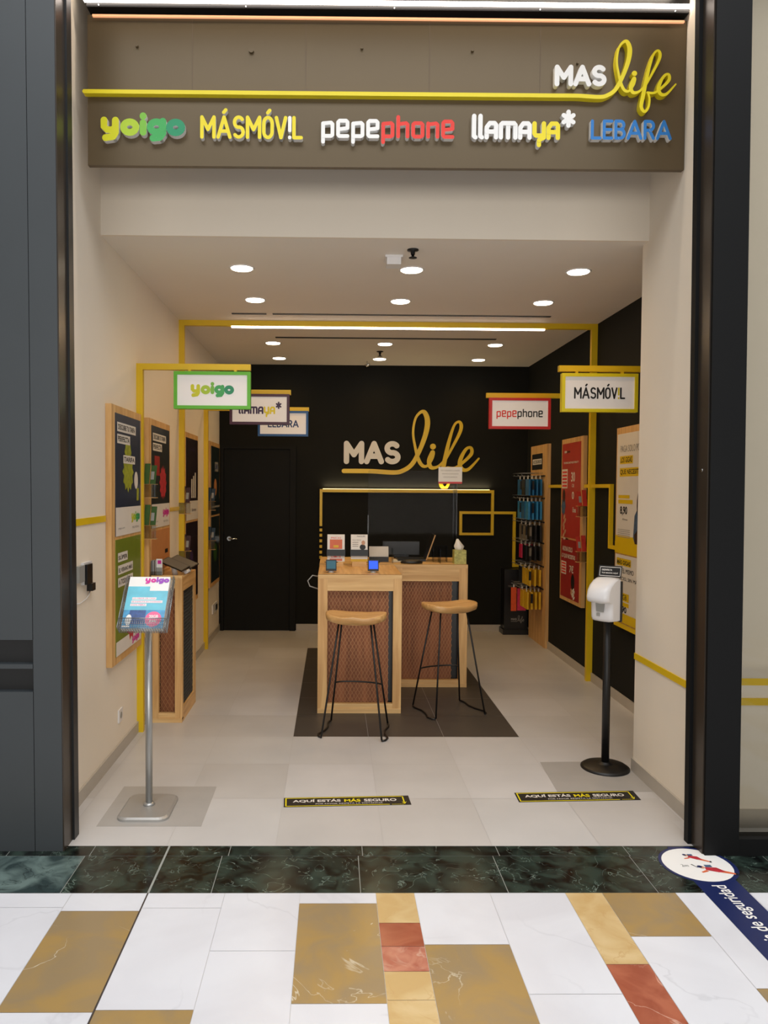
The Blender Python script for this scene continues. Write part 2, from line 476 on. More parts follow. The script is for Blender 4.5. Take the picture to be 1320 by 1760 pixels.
class Canvas:
    """draws flat or raised shapes on a plane; fn(s, t, d) maps plane coordinates to world"""
    def __init__(s, fn): s.fn = fn; s.mb = MB(); s.k = 0
    def face(s, pts, m, d=.001): s.mb.poly([s.fn(a, b, d) for a, b in pts], m)
    def rect(s, s0, t0, s1, t1, m, d=.001): s.face([(s0, t0), (s1, t0), (s1, t1), (s0, t1)], m, d)
    def ell(s, cs, ct, rs, rt, m, d=.001, rot=0, n=24):
        c, q = math.cos(rot), math.sin(rot)
        s.face([(cs + rs * math.cos(2 * PI * k / n) * c - rt * math.sin(2 * PI * k / n) * q, ct + rs * math.cos(2 * PI * k / n) * q + rt * math.sin(2 * PI * k / n) * c) for k in range(n)], m, d)
    def frame(s, s0, t0, s1, t1, w, m, d=.001):
        s.rect(s0, t0, s1, t0 + w, m, d); s.rect(s0, t1 - w, s1, t1, m, d)
        s.rect(s0, t0 + w, s0 + w, t1 - w, m, d); s.rect(s1 - w, t0 + w, s1, t1 - w, m, d)
    def text(s, body, s0, t0, w, h, m, d=.002, bold=.0, spacing=1.0, rot=None):
        vs, fs = text_mesh(body, bold, spacing)
        xa, xb = min(v[0] for v in vs), max(v[0] for v in vs)
        ya, yb = min(v[1] for v in vs), max(v[1] for v in vs)
        if w is None: w = h * (xb - xa) / (yb - ya)
        pl = [(s0 + (x - xa) / (xb - xa) * w, t0 + (y - ya) / (yb - ya) * h) for x, y in vs]
        if rot: pl = [rot(a, b) for a, b in pl]
        i = len(s.mb.v)
        s.mb.v += [tuple(s.fn(a, b, d)) for a, b in pl]
        k = s.mb.mi(m)
        for f in fs: s.mb.f.append(tuple(i + q for q in f)); s.mb.m.append(k); s.mb.sm.append(False)
    def ribbon(s, pts, m, d0, d1, w=None, mside=None, closed=False):
        """stroke of varying width (pts x, y, w), raised from d0 to d1, round ends"""
        pts = [p if len(p) > 2 else (p[0], p[1], w) for p in pts]
        mside = mside or m
        L, R = [], []
        n = len(pts)
        s.k += 1
        raised = d1 - d0 > .002
        st = .00015 if raised else .00005
        d1 = d1 + st * (s.k % 14)
        slope = .0012 if raised and n > 12 else (.0003 if n > 12 else 0)
        for i, p in enumerate(pts):
            a = pts[max(i - 1, 0)]; b = pts[min(i + 1, n - 1)]
            dx, dy = b[0] - a[0], b[1] - a[1]
            l = math.hypot(dx, dy) or 1
            nx, ny = -dy / l, dx / l
            L.append((p[0] + nx * p[2] / 2, p[1] + ny * p[2] / 2)); R.append((p[0] - nx * p[2] / 2, p[1] - ny * p[2] / 2))
        for i in range(n - 1):
            q = [L[i], R[i], R[i + 1], L[i + 1]]
            da, db = d1 + slope * i / n, d1 + slope * (i + 1) / n
            s.mb.poly([s.fn(*q[0], da), s.fn(*q[1], da), s.fn(*q[2], db), s.fn(*q[3], db)], m)
            if raised:
                for u, v in ((0, 3), (1, 2)):
                    s.mb.poly([s.fn(*q[u], d0), s.fn(*q[v], d0), s.fn(*q[v], d1), s.fn(*q[u], d1)], mside)
        for p, e_ in ((pts[0], st * .35), (pts[-1], slope + st * .7)):
            s.disc(p[0], p[1], p[2] / 2, m, d0, d1 + e_, mside)
    def disc(s, cx, cy, r, m, d0, d1, mside=None, n=16):
        ring = [(cx + r * math.cos(2 * PI * k / n), cy + r * math.sin(2 * PI * k / n)) for k in range(n)]
        s.mb.poly([s.fn(a, b, d1) for a, b in ring], m)
        if d1 - d0 > .002:
            for k in range(n):
                a, b = ring[k], ring[(k + 1) % n]
                s.mb.poly([s.fn(*a, d0), s.fn(*b, d0), s.fn(*b, d1), s.fn(*a, d1)], mside or m)
    def word(s, string, font, s0, t0, w, caph, m, th, d0=0, d1=.002, gap=.22, mside=None, cols=None):
        """stroke lettering fitted to width w; t0 is the baseline, caph the unit height"""
        adv = []; x = 0
        for ch in string:
            adv.append(x); x += font[ch][0] + gap
        total = x - gap
        kx = (w - th) / total; ky = caph
        for i, (ch, ax) in enumerate(zip(string, adv)):
            mm = cols[i] if cols else m
            for j, st in enumerate(font[ch][1]):
                pp = [(s0 + th / 2 + (ax + px) * kx, t0 + py * ky, th) for px, py in st]
                if len(pp) <= 4 or font is TECH or ch in 'EBR':   # straight strokes with round joints
                    for a, b in zip(pp, pp[1:]): s.ribbon([a, b], mm, d0, d1, mside=mside)
                else:
                    s.ribbon(pp, mm, d0, d1, mside=mside)
    def life(s, s0, t0, k, m, d0, d1, ext=0, mside=None, parts=('line', 'i', 'f', 'e')):
        """the handwritten word; (s0, t0) is where the underline meets the left edge of MAS"""
        for j, key in enumerate(parts):
            pts = spline([(s0 + a * k, t0 + b * k, c * k) for a, b, c in LIFE[key]])
            if key == 'line' and ext: pts = [(s0 - ext, t0, 15 * k)] + pts
            s.ribbon(pts, m, d0, d1, mside=mside)
        s.disc(s0 + 307 * k, t0 + 86 * k, 10 * k, m, d0, d1, mside)
    def build(s, name, parent=None): return s.mb.build(name, parent)

YO = ['yoigo_green_%d' % i for i in range(5)]
def yoigo(cv, s0, t0, w, h, d0, d1, cols=YO, mside=None):
    """bounding box s0,t0,w,h"""
    k = h / 1.32
    cv.word('yoigo', FAT, s0, t0 + .33 * k, w, k * .88, None, .3 * k, d0, d1, gap=.3, mside=mside, cols=cols)

XL, XC, XR, YB, ZC, YP = -1.309, 1.775, 2.236, 8.72, 3.055, 6.46
# ------------------------------------------------------------------ floors
fl = MB()
G = .0025
def tile(x0, x1, y0, y1, m, g=G, z=0):
    fl.poly([(x0 + g / 2, y0 + g / 2, z), (x1 - g / 2, y0 + g / 2, z), (x1 - g / 2, y1 - g / 2, z), (x0 + g / 2, y1 - g / 2, z)], m)
fl.poly([(-4.5, -4, -.0015), (4.8, -4, -.0015), (4.8, 3.035, -.0015), (-4.5, 3.035, -.0015)], 'grout_white')
fl.poly([(-4.5, 3.035, -.0015), (4.8, 3.035, -.0015), (4.8, 3.44, -.0015), (-4.5, 3.44, -.0015)], 'grout')
W, BR, GO, RD, PK = 'marble_white', 'marble_brown', 'marble_gold', 'marble_red', 'marble_pink'
cols = [
 (-2.56, -2.25, [(2.6, BR), (2.0, W)]), (-2.25, -1.95, [(2.7, W)]), (-1.95, -1.81, [(2.9, W)]), (-1.81, -1.36, [(2.75, GO), (2.45, W), (2.2, BR)]),
 (-1.36, -1.048, [(2.93, W), (2.335, W)]), (-1.048, -.742, [(2.905, W), (2.335, BR), (1.75, W)]),
 (-.742, -.43, [(2.925, W), (2.345, W), (1.76, BR)]), (-.43, -.125, [(2.65, W), (2.06, W)]),
 (-.125, .183, [(2.957, W), (2.372, BR), (1.8, W)]),
 (.183, .34, [(2.822, GO), (2.675, RD), (2.533, PK), (2.388, GO), (2.24, GO), (2.1, RD)]),
 (.34, .649, [(2.685, W), (2.1, BR)]), (.649, .958, [(2.415, W), (1.83, W)]),
 (.958, 1.11, [(2.57, GO), (2.275, RD), (2.0, GO)]), (1.11, 1.412, [(2.733, BR), (2.15, W)]),
 (1.412, 1.72, [(2.44, W), (1.86, BR)]), (1.72, 2.03, [(2.8, W), (2.2, W)]), (2.03, 2.34, [(2.6, BR), (2.0, W)]), (2.34, 2.65, [(2.7, W)])]
for x0, x1, segs in cols:
    top = 3.035
    for y, m in segs:
        tile(x0, x1, y, top, m, .0016); top = y
    k = 0
    while top > -4:
        ny = max(top - .585, -4)
        tile(x0, x1, ny, top, [W, W, BR][k % 3], .0016); top = ny; k += 1
for i in range(7):
    for j in range(12):
        tile(-4.5 + i * .277, -4.5 + (i + 1) * .277, -4 + j * .586, -4 + (j + 1) * .586, BR if (i + j) % 5 == 0 else W, .0016)
        tile(2.65 + i * .307, 2.65 + (i + 1) * .307, -4 + j * .586, -4 + (j + 1) * .586, BR if (i + j) % 5 == 0 else W, .0016)
gx = [-4.5, -3.2, -2.6, -2.0, -1.66, -1.098, -.742, -.487, .122, .727, 1.344, 1.95, 2.6, 3.2, 4.0, 4.8]
for a, b in zip(gx, gx[1:]):
    light_ = b < -1.0
    tile(a, b, 3.035, 3.347, 'marble_green_light' if light_ else 'marble_green', .0032)
gx = [-4.5, -2.6, -2.0, -1.45, -1.08, -.742, -.46, .142, .759, 1.35, 1.95, 2.6, 3.2, 4.8]
for a, b in zip(gx, gx[1:]):
    tile(a, b, 3.347, 3.44, 'marble_green', .0032)
# metal expansion joint running out of the shop threshold
fl.box(-.745, -.739, -4, 3.035, -.001, .0012, 'joint_metal'); fl.box(-.746, -.737, 3.035, 3.44, -.001, .0012, 'grout')
# shop floor: 0.5 m porcelain tiles, dark inlay under the counter
fl.poly([(XL, 3.44, -.0015), (XR, 3.44, -.0015), (XR, YB, -.0015), (XL, YB, -.0015)], 'floor_seam')
ix0, ix1, iy0, iy1 = -.255, 1.248, 4.975, 7.755
k = 0
x = XL
xs = [XL] + [-.755, -.255, .243, .745, 1.248, 1.75, XR]
xs = [XL, -1.255] + xs[1:]
ys = [3.44, 3.975, 4.475, 4.975, 5.44, 5.9, 6.365, 6.83, 7.29, 7.755, 8.255, YB]
for a, b in zip(xs, xs[1:]):
    for c, d in zip(ys, ys[1:]):
        inside = a >= ix0 - .001 and b <= ix1 + .001 and c >= iy0 - .001 and d <= iy1 + .001
        k += 1
        tile(a, b, c, d, 'inlay_dark' if inside else random.choice(['floor_a', 'floor_b', 'floor_c', 'floor_a']), .0022 if inside else .0012)
# shop-window floor behind the glass front on the right
fl.poly([(1.7, 3.44, 0.0005), (4.8, 3.44, 0.0005), (4.8, 3.7, 0.0005), (1.7, 3.7, 0.0005)], 'floor_a')
struct(fl.build('floor'))

# ------------------------------------------------------------------ room shell
def sbox(name, *a):
    b = MB(); b.box(*a); return struct(b.build(name))
sbox('wall_left', XL - .12, XL, 3.5, YB + .1, 0, 4.25, 'wall_paint')
b = MB(); b.box(XR, XR + .12, 4.3, YB + .1, 0, ZC, 'black_paint'); struct(b.build('wall_right'))
sbox('wall_back', XL, XR, YB, YB + .12, 0, ZC, 'black_paint')
b = MB()
b.box(XC, 3.6, 3.64, 4.387, 0, 4.25, 'wall_paint')
b.box(XC, XC + .03, 3.47, 3.64, 0, 4.25, 'wall_paint')
struct(b.build('wall_front_right'))
sbox('wall_lintel', XL, XC, 4.30, 4.32, ZC, 4.25, 'wall_paint')
sbox('ceiling', XL, XR + .12, 4.388, YB + .1, ZC, ZC + .12, 'ceiling_paint')
b = MB(); b.box(XL, XC, 4.32, 4.388, ZC, ZC + .12, 'ceiling_paint'); struct(b.build('ceiling'))
sbox('ceiling_mall', -4.5, 4.8, 3.3, 4.44, 4.25, 4.4, 'cladding_dark')
# skirting boards
sbox('baseboard_left', XL, XL + .012, 3.5, YB, 0, .075, 'skirting')
sbox('baseboard_right', XR - .012, XR, 4.387, YB, 0, .075, 'skirting')
sbox('baseboard_back', -.42, XR - .012, YB - .012, YB, 0, .075, 'skirting')
b = MB(); b.box(XC - .012, XC, 3.47, 4.387, 0, .075, 'skirting'); struct(b.build('baseboard_entrance'))
b = MB(); b.box(XC + .03, 3.6, 3.628, 3.64, 0, .09, 'skirting'); struct(b.build('baseboard_window'))

# left cladding of the neighbouring front, with its return into the shop and two shadow slots
cl = MB()
def lean(dx, z): return dx * z / 4.2
zt = 4.25
def leanbox(mb, x0, x1, y0, y1, z0, z1, m, L):
    mb.hexa([(x + lean(L, z), y, z) for z in (z0, z1) for y in (y0, y1) for x in (x0, x1)], m)
LL, RL = -.022, -.031
leanbox(cl, -4.5, -1.338, 3.39, 3.5, .96, zt, 'cladding', LL)
leanbox(cl, -4.5, -1.338, 3.39, 3.5, 0, .725, 'cladding', LL)
leanbox(cl, -1.335, -1.212, 3.39, 3.5, 0, zt, 'cladding', LL)
leanbox(cl, -1.338, -1.335, 3.396, 3.5, 0, zt, 'slot_dark', LL)
leanbox(cl, -4.5, -1.338, 3.44, 3.5, .725, .96, 'slot_dark', LL)
leanbox(cl, -4.5, -1.338, 3.39, 3.44, .83, .85, 'cladding', LL)
leanbox(cl, -1.226, -1.208, 3.5, 3.56, 0, zt, 'cladding_dark', LL)
leanbox(cl, -1.212, -1.206, 3.392, 3.5, 0, zt, 'reflection_brown', LL)  # strip painted for the brown reflection on the return
leanbox(cl, -4.5, -1.30, 3.5, 3.56, 0, zt, 'cladding_dark', LL)
struct(cl.build('wall_front_left'))
b = MB(); leanbox(b, -1.206, -1.196, 3.50, 3.56, 0, zt, 'cladding_dark', LL); struct(b.build('trim_1'))

# right steel mullion and glazed shop window
b = MB()
leanbox(b, 1.687, 1.842, 3.345, 3.48, 0, zt, 'frame_black', RL)
leanbox(b, 1.681, 1.687, 3.36, 3.46, 0, zt, 'reflection_brown', RL)
leanbox(b, 1.664, 1.687, 3.46, 3.50, 0, zt, 'frame_black', RL)
struct(b.build('trim_2'))
w = MB()
w.box(1.842, 3.6, 3.345, 3.42, 0, .076, 'frame_black')
w.box(1.842, 3.6, 3.42, 3.45, 0, .03, 'frame_black')
win = struct(w.build('window_1'))
w = MB(); leanbox(w, 1.842, 3.6, 3.375, 3.385, .06, zt, 'window_glass', RL)
w.build('window_pane', win)
w = MB(); w.box(1.846, 3.6, 3.386, 3.388, .766, .798, 'yellow')
tag(w.build('yellow_glass_stripe'), 'upper of the two yellow stripes seen at the glass on the right', 'stripe')

# door in the back wall
d = MB()
d.box(-1.25, -.50, YB - .03, YB, 0.005, 2.085, 'black_door')
door = struct(d.build('door_1'))
d = MB()
d.box(-1.29, -1.254, YB - .045, YB, 0, 2.12, 'black_door')
d.box(-.496, -.43, YB - .045, YB, 0, 2.12, 'black_door')
d.box(-1.254, -.496, YB - .045, YB, 2.089, 2.12, 'black_door')
d.build('door_frame', door)
d = MB()
d.tube([(-1.19, YB - .03, 1.06), (-1.19, YB - .075, 1.06)], .012, 'chrome')
d.tube([(-1.19, YB - .075, 1.06), (-1.15, YB - .08, 1.062), (-1.09, YB - .08, 1.06)], .009, 'chrome')
d.tube([(-1.19, YB - .03, 1.06), (-1.19, YB - .036, 1.06)], .026, 'chrome', 16)
dh = d.build('door_handle', door)
dh['label'] = 'chrome lever handle'

# ------------------------------------------------------------------ storefront banner
YN = 3.88
ban = thing('storefront_sign', 'wide bronze sign panel above the entrance with a row of phone company names', 'sign', (0.265, YN, 3.27))
def zb(x, z): return z + .0046 * (x + 1.24)        # the panel hangs very slightly out of level
b = MB()
b.hexa([(x, y, zb(x, z)) for z in (3.264, 4.006) for y in (YN, YN + .03) for x in (-1.244, 1.772)], 'banner_metal')
for xs_ in (-.722, -.153, .47, 1.03):
    b.box(xs_, xs_ + .0025, YN - .0008, YN, zb(xs_, 3.63), zb(xs_, 4.0), 'seam')
b.build('panel', ban)
for x_, z_, r_ in ((-.996, 3.853, .007), (-.425, 3.838, .013), (.13, 3.858, .007), (.687, 3.854, .007), (1.22, 3.80, .006)):
    b = MB(); b.tube([(x_, YN, z_), (x_, YN - .014, z_)], r_, 'banner_metal', 12); b.build('screw', ban)
b = MB(); b.box(-1.216, 1.755, YN - .012, YN, 4.0, 4.012, 'led_copper'); b.hexa([(x, y, zb(x, z)) for z in (3.996, 4.006) for y in (YN - .012, YN) for x in (-1.216, 1.755)], 'led_copper')
b = MB(); b.hexa([(x, y, zb(x, z)) for z in (3.992, 4.002) for y in (YN - .012, YN) for x in (-1.216, 1.755)], 'led_copper')
b.build('upper_lip', ban)
bfn = lambda s_, t_, d_: (s_, YN - d_, zb(s_, t_))
cv = Canvas(bfn)
K = (1.357 - 1.095) / 200
LZ = 3.612
cv.life(1.095, LZ, K, 'yellow_sign', 0, .035, ext=1.095 + 1.25)
o = cv.build('script_lettering', ban); o['label'] = 'yellow handwritten word ending a long yellow line'
def wordpart(nm, lab, fn):
    c_ = Canvas(bfn); fn(c_); o_ = c_.build(nm, ban)
    if lab: o_['label'] = lab
wordpart('lettering', 'white rounded letters MAS', lambda c: c.word('MAS', ROUND, 1.097, 3.672, .262, .083, 'white_acrylic', .024, 0, .03, gap=.3))
wordpart('lettering', 'chubby green letters', lambda c: yoigo(c, -1.171, 3.366, .42, .15, 0, .03, mside='white_acrylic'))
wordpart('lettering', 'yellow capital letters with a white exclamation mark', lambda c: c.word('MÁSMÓV!L', ROUND, -.676, 3.395, .513, .098, 'yellow_sign', .0175, 0, .03, gap=.3, mside='white_acrylic', cols=['yellow_sign'] * 6 + ['white_acrylic', 'yellow_sign']))
wordpart('lettering', 'squared letters, white then red', lambda c: c.word('pepephone', TECH, -.072, 3.405, .668, .094, None, .019, 0, .03, gap=.3, mside='white_acrylic', cols=['white_acrylic'] * 4 + ['ink_red'] * 5))
wordpart('lettering', 'white and yellow letters with a white asterisk', lambda c: c.word('llamaya*', TECH, .684, 3.405, .525, .1, None, .022, 0, .03, gap=.26, mside='white_acrylic', cols=['white_acrylic'] * 5 + ['yellow_sign'] * 2 + ['white_acrylic']))
wordpart('lettering', 'blue capital letters', lambda c: c.word('LEBARA', ROUND, 1.283, 3.406, .41, .084, 'ink_blue', .0155, 0, .03, gap=.26, mside='white_acrylic'))

# light gutter above the banner
led = thing('light_gutter', 'black lighting gutter with a bright white tube above the storefront sign', 'light', (0.26, 3.85, 4.02))
b = MB(); b.hexa([(x, y, zb(x, z)) for z in (4.03, 4.2) for y in (3.855, 4.0) for x in (-1.24, 1.77)], 'black_plastic'); b.hexa([(x, y, zb(x, z)) for z in (4.012, 4.03) for y in (3.92, 3.99) for x in (-1.24, 1.77)], 'black_plastic')
b.build('housing', led)
b = MB(); b.hexa([(x, y, zb(x, z)) for z in (4.05, 4.064) for y in (3.838, 3.8549) for x in (-1.25, 1.775)], 'led_white')
b.build('light_tube', led)
for x_ in (-1.18, -.45, .29, 1.02, 1.70):
    b = MB(); b.tube([(x_, 3.855, zb(x_, 4.038)), (x_, 3.85, zb(x_, 4.038))], .003, 'led_dot', 8); b.build('indicator', led)
light('gutter_light', 'AREA', (.26, 3.78, 4.17), 7, (1.0, .86, .70), (math.radians(30), 0, 0), shape='RECTANGLE', size=2.9, size_y=.03)

# ------------------------------------------------------------------ ceiling fittings
def downlight(x, y, label):
    t = thing('downlight', label, 'light', (x, y, ZC), group='round recessed downlights in the shop ceiling')
    b = MB(); b.lathe(x, y, [(.068, ZC - .001), (.075, ZC - .006), (.082, ZC - .002), (.082, ZC + .001)], 'white_plastic', 28); b.build('ring', t)
    b = MB(); b.lathe(x, y, [(.06, ZC - .004), (.066, ZC - .0075), (.0661, ZC - .002)], 'lamp_face', 28); b.build('diffuser', t)
    light('downlight_beam', 'SPOT', (x, y, ZC - .03), SPOT_W, WARM, (0, 0, 0), spot_size=math.radians(150), spot_blend=.9, shadow_soft_size=.06)
rows = ['nearest the entrance', 'second from the entrance', 'third from the entrance', 'nearest the back wall']
sides = ['left', 'middle', 'right']
for i, x in enumerate((-.595, .495, 1.572)):
    for j, y in enumerate((4.91, 5.73, 7.42, 8.28)):
        downlight(x, y, 'round white ceiling downlight in the %s row, %s' % (sides[i], rows[j]))
b = MB()
for seg in ((-.83, -.55), (-.50, 1.76)): b.box(seg[0], seg[1], 6.17, 6.205, ZC - .004, ZC + .001, 'slot_dark')
tag(b.build('air_slot'), 'long thin black air slot in the ceiling before the yellow portal', 'vent', 'black linear air slots')
b = MB(); b.box(-.55, 1.52, 7.12, 7.165, ZC - .004, ZC + .001, 'slot_dark')
tag(b.build('air_slot'), 'long thin black air slot in the ceiling beyond the yellow portal', 'vent', 'black linear air slots')
def sprinkler(x, y, lab):
    t = thing('sprinkler', lab, 'sprinkler', (x, y, ZC), group='ceiling sprinklers')
    b = MB(); b.lathe(x, y, [(.034, ZC + .001), (.034, ZC - .006), (.014, ZC - .01), (.012, ZC - .03)], 'black_steel', 16); b.build('collar', t)
    b = MB(); b.lathe(x, y, [(.008, ZC - .03), (.008, ZC - .045), (.024, ZC - .047), (.024, ZC - .050), (.004, ZC - .052)], 'black_steel', 12); b.build('deflector', t)
sprinkler(.46, 4.50, 'black ceiling sprinkler beside the white sensor box near the entrance')
sprinkler(.471, 7.83, 'black ceiling sprinkler between the two rear middle downlights')
t = thing('ceiling_sensor', 'small white sensor box on the ceiling near the entrance', 'sensor', (.363, 4.66, ZC))
b = MB(); b.box(.305, .41, 4.6, 4.72, ZC - .012, ZC, 'white_plastic'); b.build('mount', t)
b = MB(); b.box(.315, .40, 4.605, 4.7, ZC - .055, ZC - .012, 'white_plastic'); b.build('body', t)
t = thing('ceiling_spotlight', 'tiny chrome spotlight on the ceiling close to the black back wall', 'light', (.366, 8.44, ZC))
b = MB(); b.tube([(.366, 8.44, ZC), (.366, 8.44, ZC - .04)], .006, 'chrome'); b.build('stem', t)
b = MB(); b.tube([(.345, 8.45, ZC - .055), (.39, 8.42, ZC - .035)], .018, 'chrome', 12); b.build('head', t)

# ------------------------------------------------------------------ yellow portal and sign posts
t = thing('yellow_portal', 'tall yellow frame crossing walls and ceiling in the middle of the shop', 'frame', (.45, YP, 0))
b = MB(); b.box(XL + .0, XL + .045, YP - .02, YP + .02, 0, ZC - .045, 'yellow'); b.build('post', t)
b = MB(); b.box(XR - .05, XR, YP - .02, YP + .02, 0, ZC - .045, 'yellow'); b.build('post', t)
b = MB(); b.box(XL, XR, YP - .02, YP + .02, ZC - .045, ZC, 'yellow'); b.build('beam', t)
b = MB(); b.box(-.868, 1.787, YP - .014, YP + .014, ZC - .057, ZC - .0455, 'led_white'); b.build('light_strip', t)
light('portal_light', 'AREA', (.46, YP, ZC - .06), 8, WARM, (0, 0, 0), shape='RECTANGLE', size=2.6, size_y=.014)
def post_arm(name, y, x0, x1, ztop, post_x, label, grp='yellow sign arms'):
    t = thing(name, label, 'sign bracket', (post_x if post_x else x0, y, 0), group=grp)
    if post_x is not None:
        b = MB(); b.box(post_x, post_x + .042, y - .02, y + .02, 0, ztop - .04, 'yellow'); b.build('post', t)
    b = MB(); b.box(x0, x1, y - .02, y + .02, ztop - .04, ztop, 'yellow'); b.build('arm', t)
    if post_x is None:
        xw = XR if x1 > 2 else XL; q = sorted((xw, xw + (-.006 if x1 > 2 else .006)))
        b = MB(); b.box(q[0], q[1], y - .02, y + .02, ztop - .055, ztop + .015, 'yellow'); b.build('wall_plate', t)
post_arm('sign_post', 5.075, XL, -.554, 2.465, XL, 'yellow post and arm nearest the entrance, on the left wall, holding the green-framed sign')
post_arm('sign_bracket', 6.42, XL, -.362, 2.47, None, 'yellow arm on the left holding the purple-framed sign')
post_arm('sign_post', 7.69, XL, -.25, 2.46, XL, 'yellow post and arm furthest back on the left wall, holding the blue-framed sign')
post_arm('sign_bracket', 6.42, 1.29, XR, 2.46, None, 'yellow arm on the right holding the red-framed sign')
post_arm('sign_bracket', 5.19, 1.536, XR, 2.495, None, 'yellow arm on the right holding the yellow-framed sign')

def hang_sign(x0, x1, y, z0, z1, frame, ztop, label, draw):
    t = thing('hanging_sign', label, 'sign', ((x0 + x1) / 2, y, z0), group='framed hanging signs on yellow arms')
    b = MB(); w_ = .022
    for q in ((x0, x1, z0, z0 + w_), (x0, x1, z1 - w_, z1), (x0, x0 + w_, z0 + w_, z1 - w_), (x1 - w_, x1, z0 + w_, z1 - w_)):
        b.box(q[0], q[1], y - .022, y + .022, q[2], q[3], frame)
    b.build('frame', t)
    b = MB(); b.box(x0 + w_, x1 - w_, y - .012, y + .012, z0 + w_, z1 - w_, 'sign_face'); b.build('panel', t)
    for fx in (.2, .8):
        b = MB(); xx = x0 + (x1 - x0) * fx; b.box(xx - .009, xx + .009, y - .008, y + .008, z1, ztop - .04, 'yellow'); b.build('hanger', t)
    c = Canvas(lambda s_, t_, d_: (x0 + s_, y - .012 - d_, z0 + t_)); draw(c, x1 - x0, z1 - z0); c.build('lettering', t)
hang_sign(-1.055, -.55, 5.045, 2.165, 2.411, 'green_sign', 2.465, 'hanging sign with bright green frame and green letters, nearest on the left',
          lambda c, w, h: yoigo(c, .11, .075, .285, .105, 0, .0015))
def d_llama(c, w, h):
    c.word('llamaya*', TECH, .075, .095, .36, .07, None, .014, 0, .0015, gap=.26, cols=['ink_purple'] * 5 + ['yellow_sign'] * 2 + ['ink_purple'])
hang_sign(-.87, -.371, 6.38, 2.175, 2.43, 'purple_sign', 2.47, 'hanging sign with dark purple frame, an asterisk after its letters', d_llama)
hang_sign(-.762, -.256, 7.66, 2.165, 2.42, 'blue_sign', 2.46, 'hanging sign with blue frame, furthest back on the left',
          lambda c, w, h: c.word('LEBARA', ROUND, .1, .095, .31, .062, 'ink_navy', .012, 0, .0015, gap=.28))
hang_sign(1.307, 1.823, 6.38, 2.155, 2.415, 'red_sign', 2.46, 'hanging sign with red frame and red and black letters',
          lambda c, w, h: c.word('pepephone', TECH, .06, .105, .39, .058, None, .0095, 0, .0015, gap=.3, cols=['ink_red'] * 4 + ['ink_black'] * 5))
hang_sign(1.55, 2.07, 5.17, 2.178, 2.44, 'yellow_sign', 2.495, 'hanging sign with yellow frame and black capital letters, nearest on the right',
          lambda c, w, h: c.word('MÁSMÓV!L', ROUND, .085, .095, .35, .068, None, .011, 0, .0015, gap=.3, cols=['ink_black'] * 6 + ['yellow_sign', 'ink_black']))

# ------------------------------------------------------------------ yellow lines on the walls
def line_thing(boxes, label, name='yellow_wall_line', m='yellow'):
    b = MB()
    for q in boxes: b.box(*q, m)
    return tag(b.build(name), label, 'stripe')
line_thing([(XL, XL + .006, 3.56, 4.36, 1.447, 1.482)], 'short yellow stripe on the white left wall before the first poster')
line_thing([(XL, XL + .006, 5.93, YP - .02, 1.452, 1.482)], 'short yellow stripe on the left wall between second poster and portal')
line_thing([(XC - .006, XC, 3.47, 4.387, .66, .696)], 'yellow stripe low on the white wall to the right of the entrance')
line_thing([(XC, 3.6, 3.634, 3.64, .603, .638)], 'lower yellow stripe on the white wall behind the right-hand glass', 'yellow_wall_line')
line_thing([(XR - .03, XR, 7.29, 7.745, 1.665, 1.695), (XR - .03, XR, YP + .02, 6.64, 1.665, 1.695)], 'yellow line on the black right wall crossing behind the red poster')
line_thing([(XR - .03, XR, 6.037, YP - .02, 1.665, 1.695), (XR - .03, XR, 6.01, 6.037, 1.18, 1.695), (XR - .03, XR, 5.87, 6.01, 1.18, 1.208)], 'angular yellow line on the black wall leading to the yellow and white poster')
bw = thing('back_wall_line', 'yellow linear outline with glowing top edge on the black back wall', 'wall decoration', (.85, YB, .75))
y0, y1 = YB - .035, YB
b = MB(); b.box(-.155, 1.85, y0, y1, 1.60, 1.635, 'yellow'); b.build('top_bar', bw)
b = MB(); b.box(-.12, 1.80, y0 + .014, y1 - .001, 1.6355, 1.641, 'led_warm'); o = b.build('light_strip', bw); o['label'] = 'glowing warm white strip'
b = MB(); b.box(-.155, -.125, y0, y1, 1.21, 1.60, 'yellow')
for z_ in (1.165, 1.105, 1.04, .975, .91, .85): b.box(-.155, -.125, y0, y1, z_ - .016, z_ + .016, 'yellow')
b.build('dashed_upright', bw)
b = MB(); b.box(1.82, 1.85, y0, y1, 1.115, 1.60, 'yellow'); b.box(1.455, 1.82, y0, y1, 1.115, 1.143, 'yellow'); b.box(1.455, 1.485, y0, y1, 1.143, 1.36, 'yellow')
b.box(1.455, 2.105, y0 - .002, y1 - .002, 1.36, 1.39, 'yellow'); b.box(2.075, 2.105, y0, y1, .75, 1.36, 'yellow'); b.box(2.105, XR, y0, y1, .75, .78, 'yellow')
b.build('angular_line', bw)
light('wall_line_glow', 'AREA', (.85, YB - .03, 1.655), 3.6, (1, .82, .5), (PI, 0, 0), shape='RECTANGLE', size=1.9, size_y=.02)
# emblem on the back wall
em = thing('wall_logo', 'white and yellow lettering mounted on the black back wall', 'sign', (.75, YB, 1.85))
cf = lambda s_, t_, d_: (s_, YB - d_, t_)
KW = (.784 - .118) / 200
c = Canvas(cf); c.word('MAS', ROUND, .118, 1.955, .655, .205, 'white_matte', .062, 0, .015, gap=.3); o = c.build('lettering', em); o['label'] = 'white rounded letters MAS'
c = Canvas(cf); c.life(.12, 1.845, KW, 'yellow', 0, .018); o = c.build('script_lettering', em); o['label'] = 'yellow handwritten word with long underline'

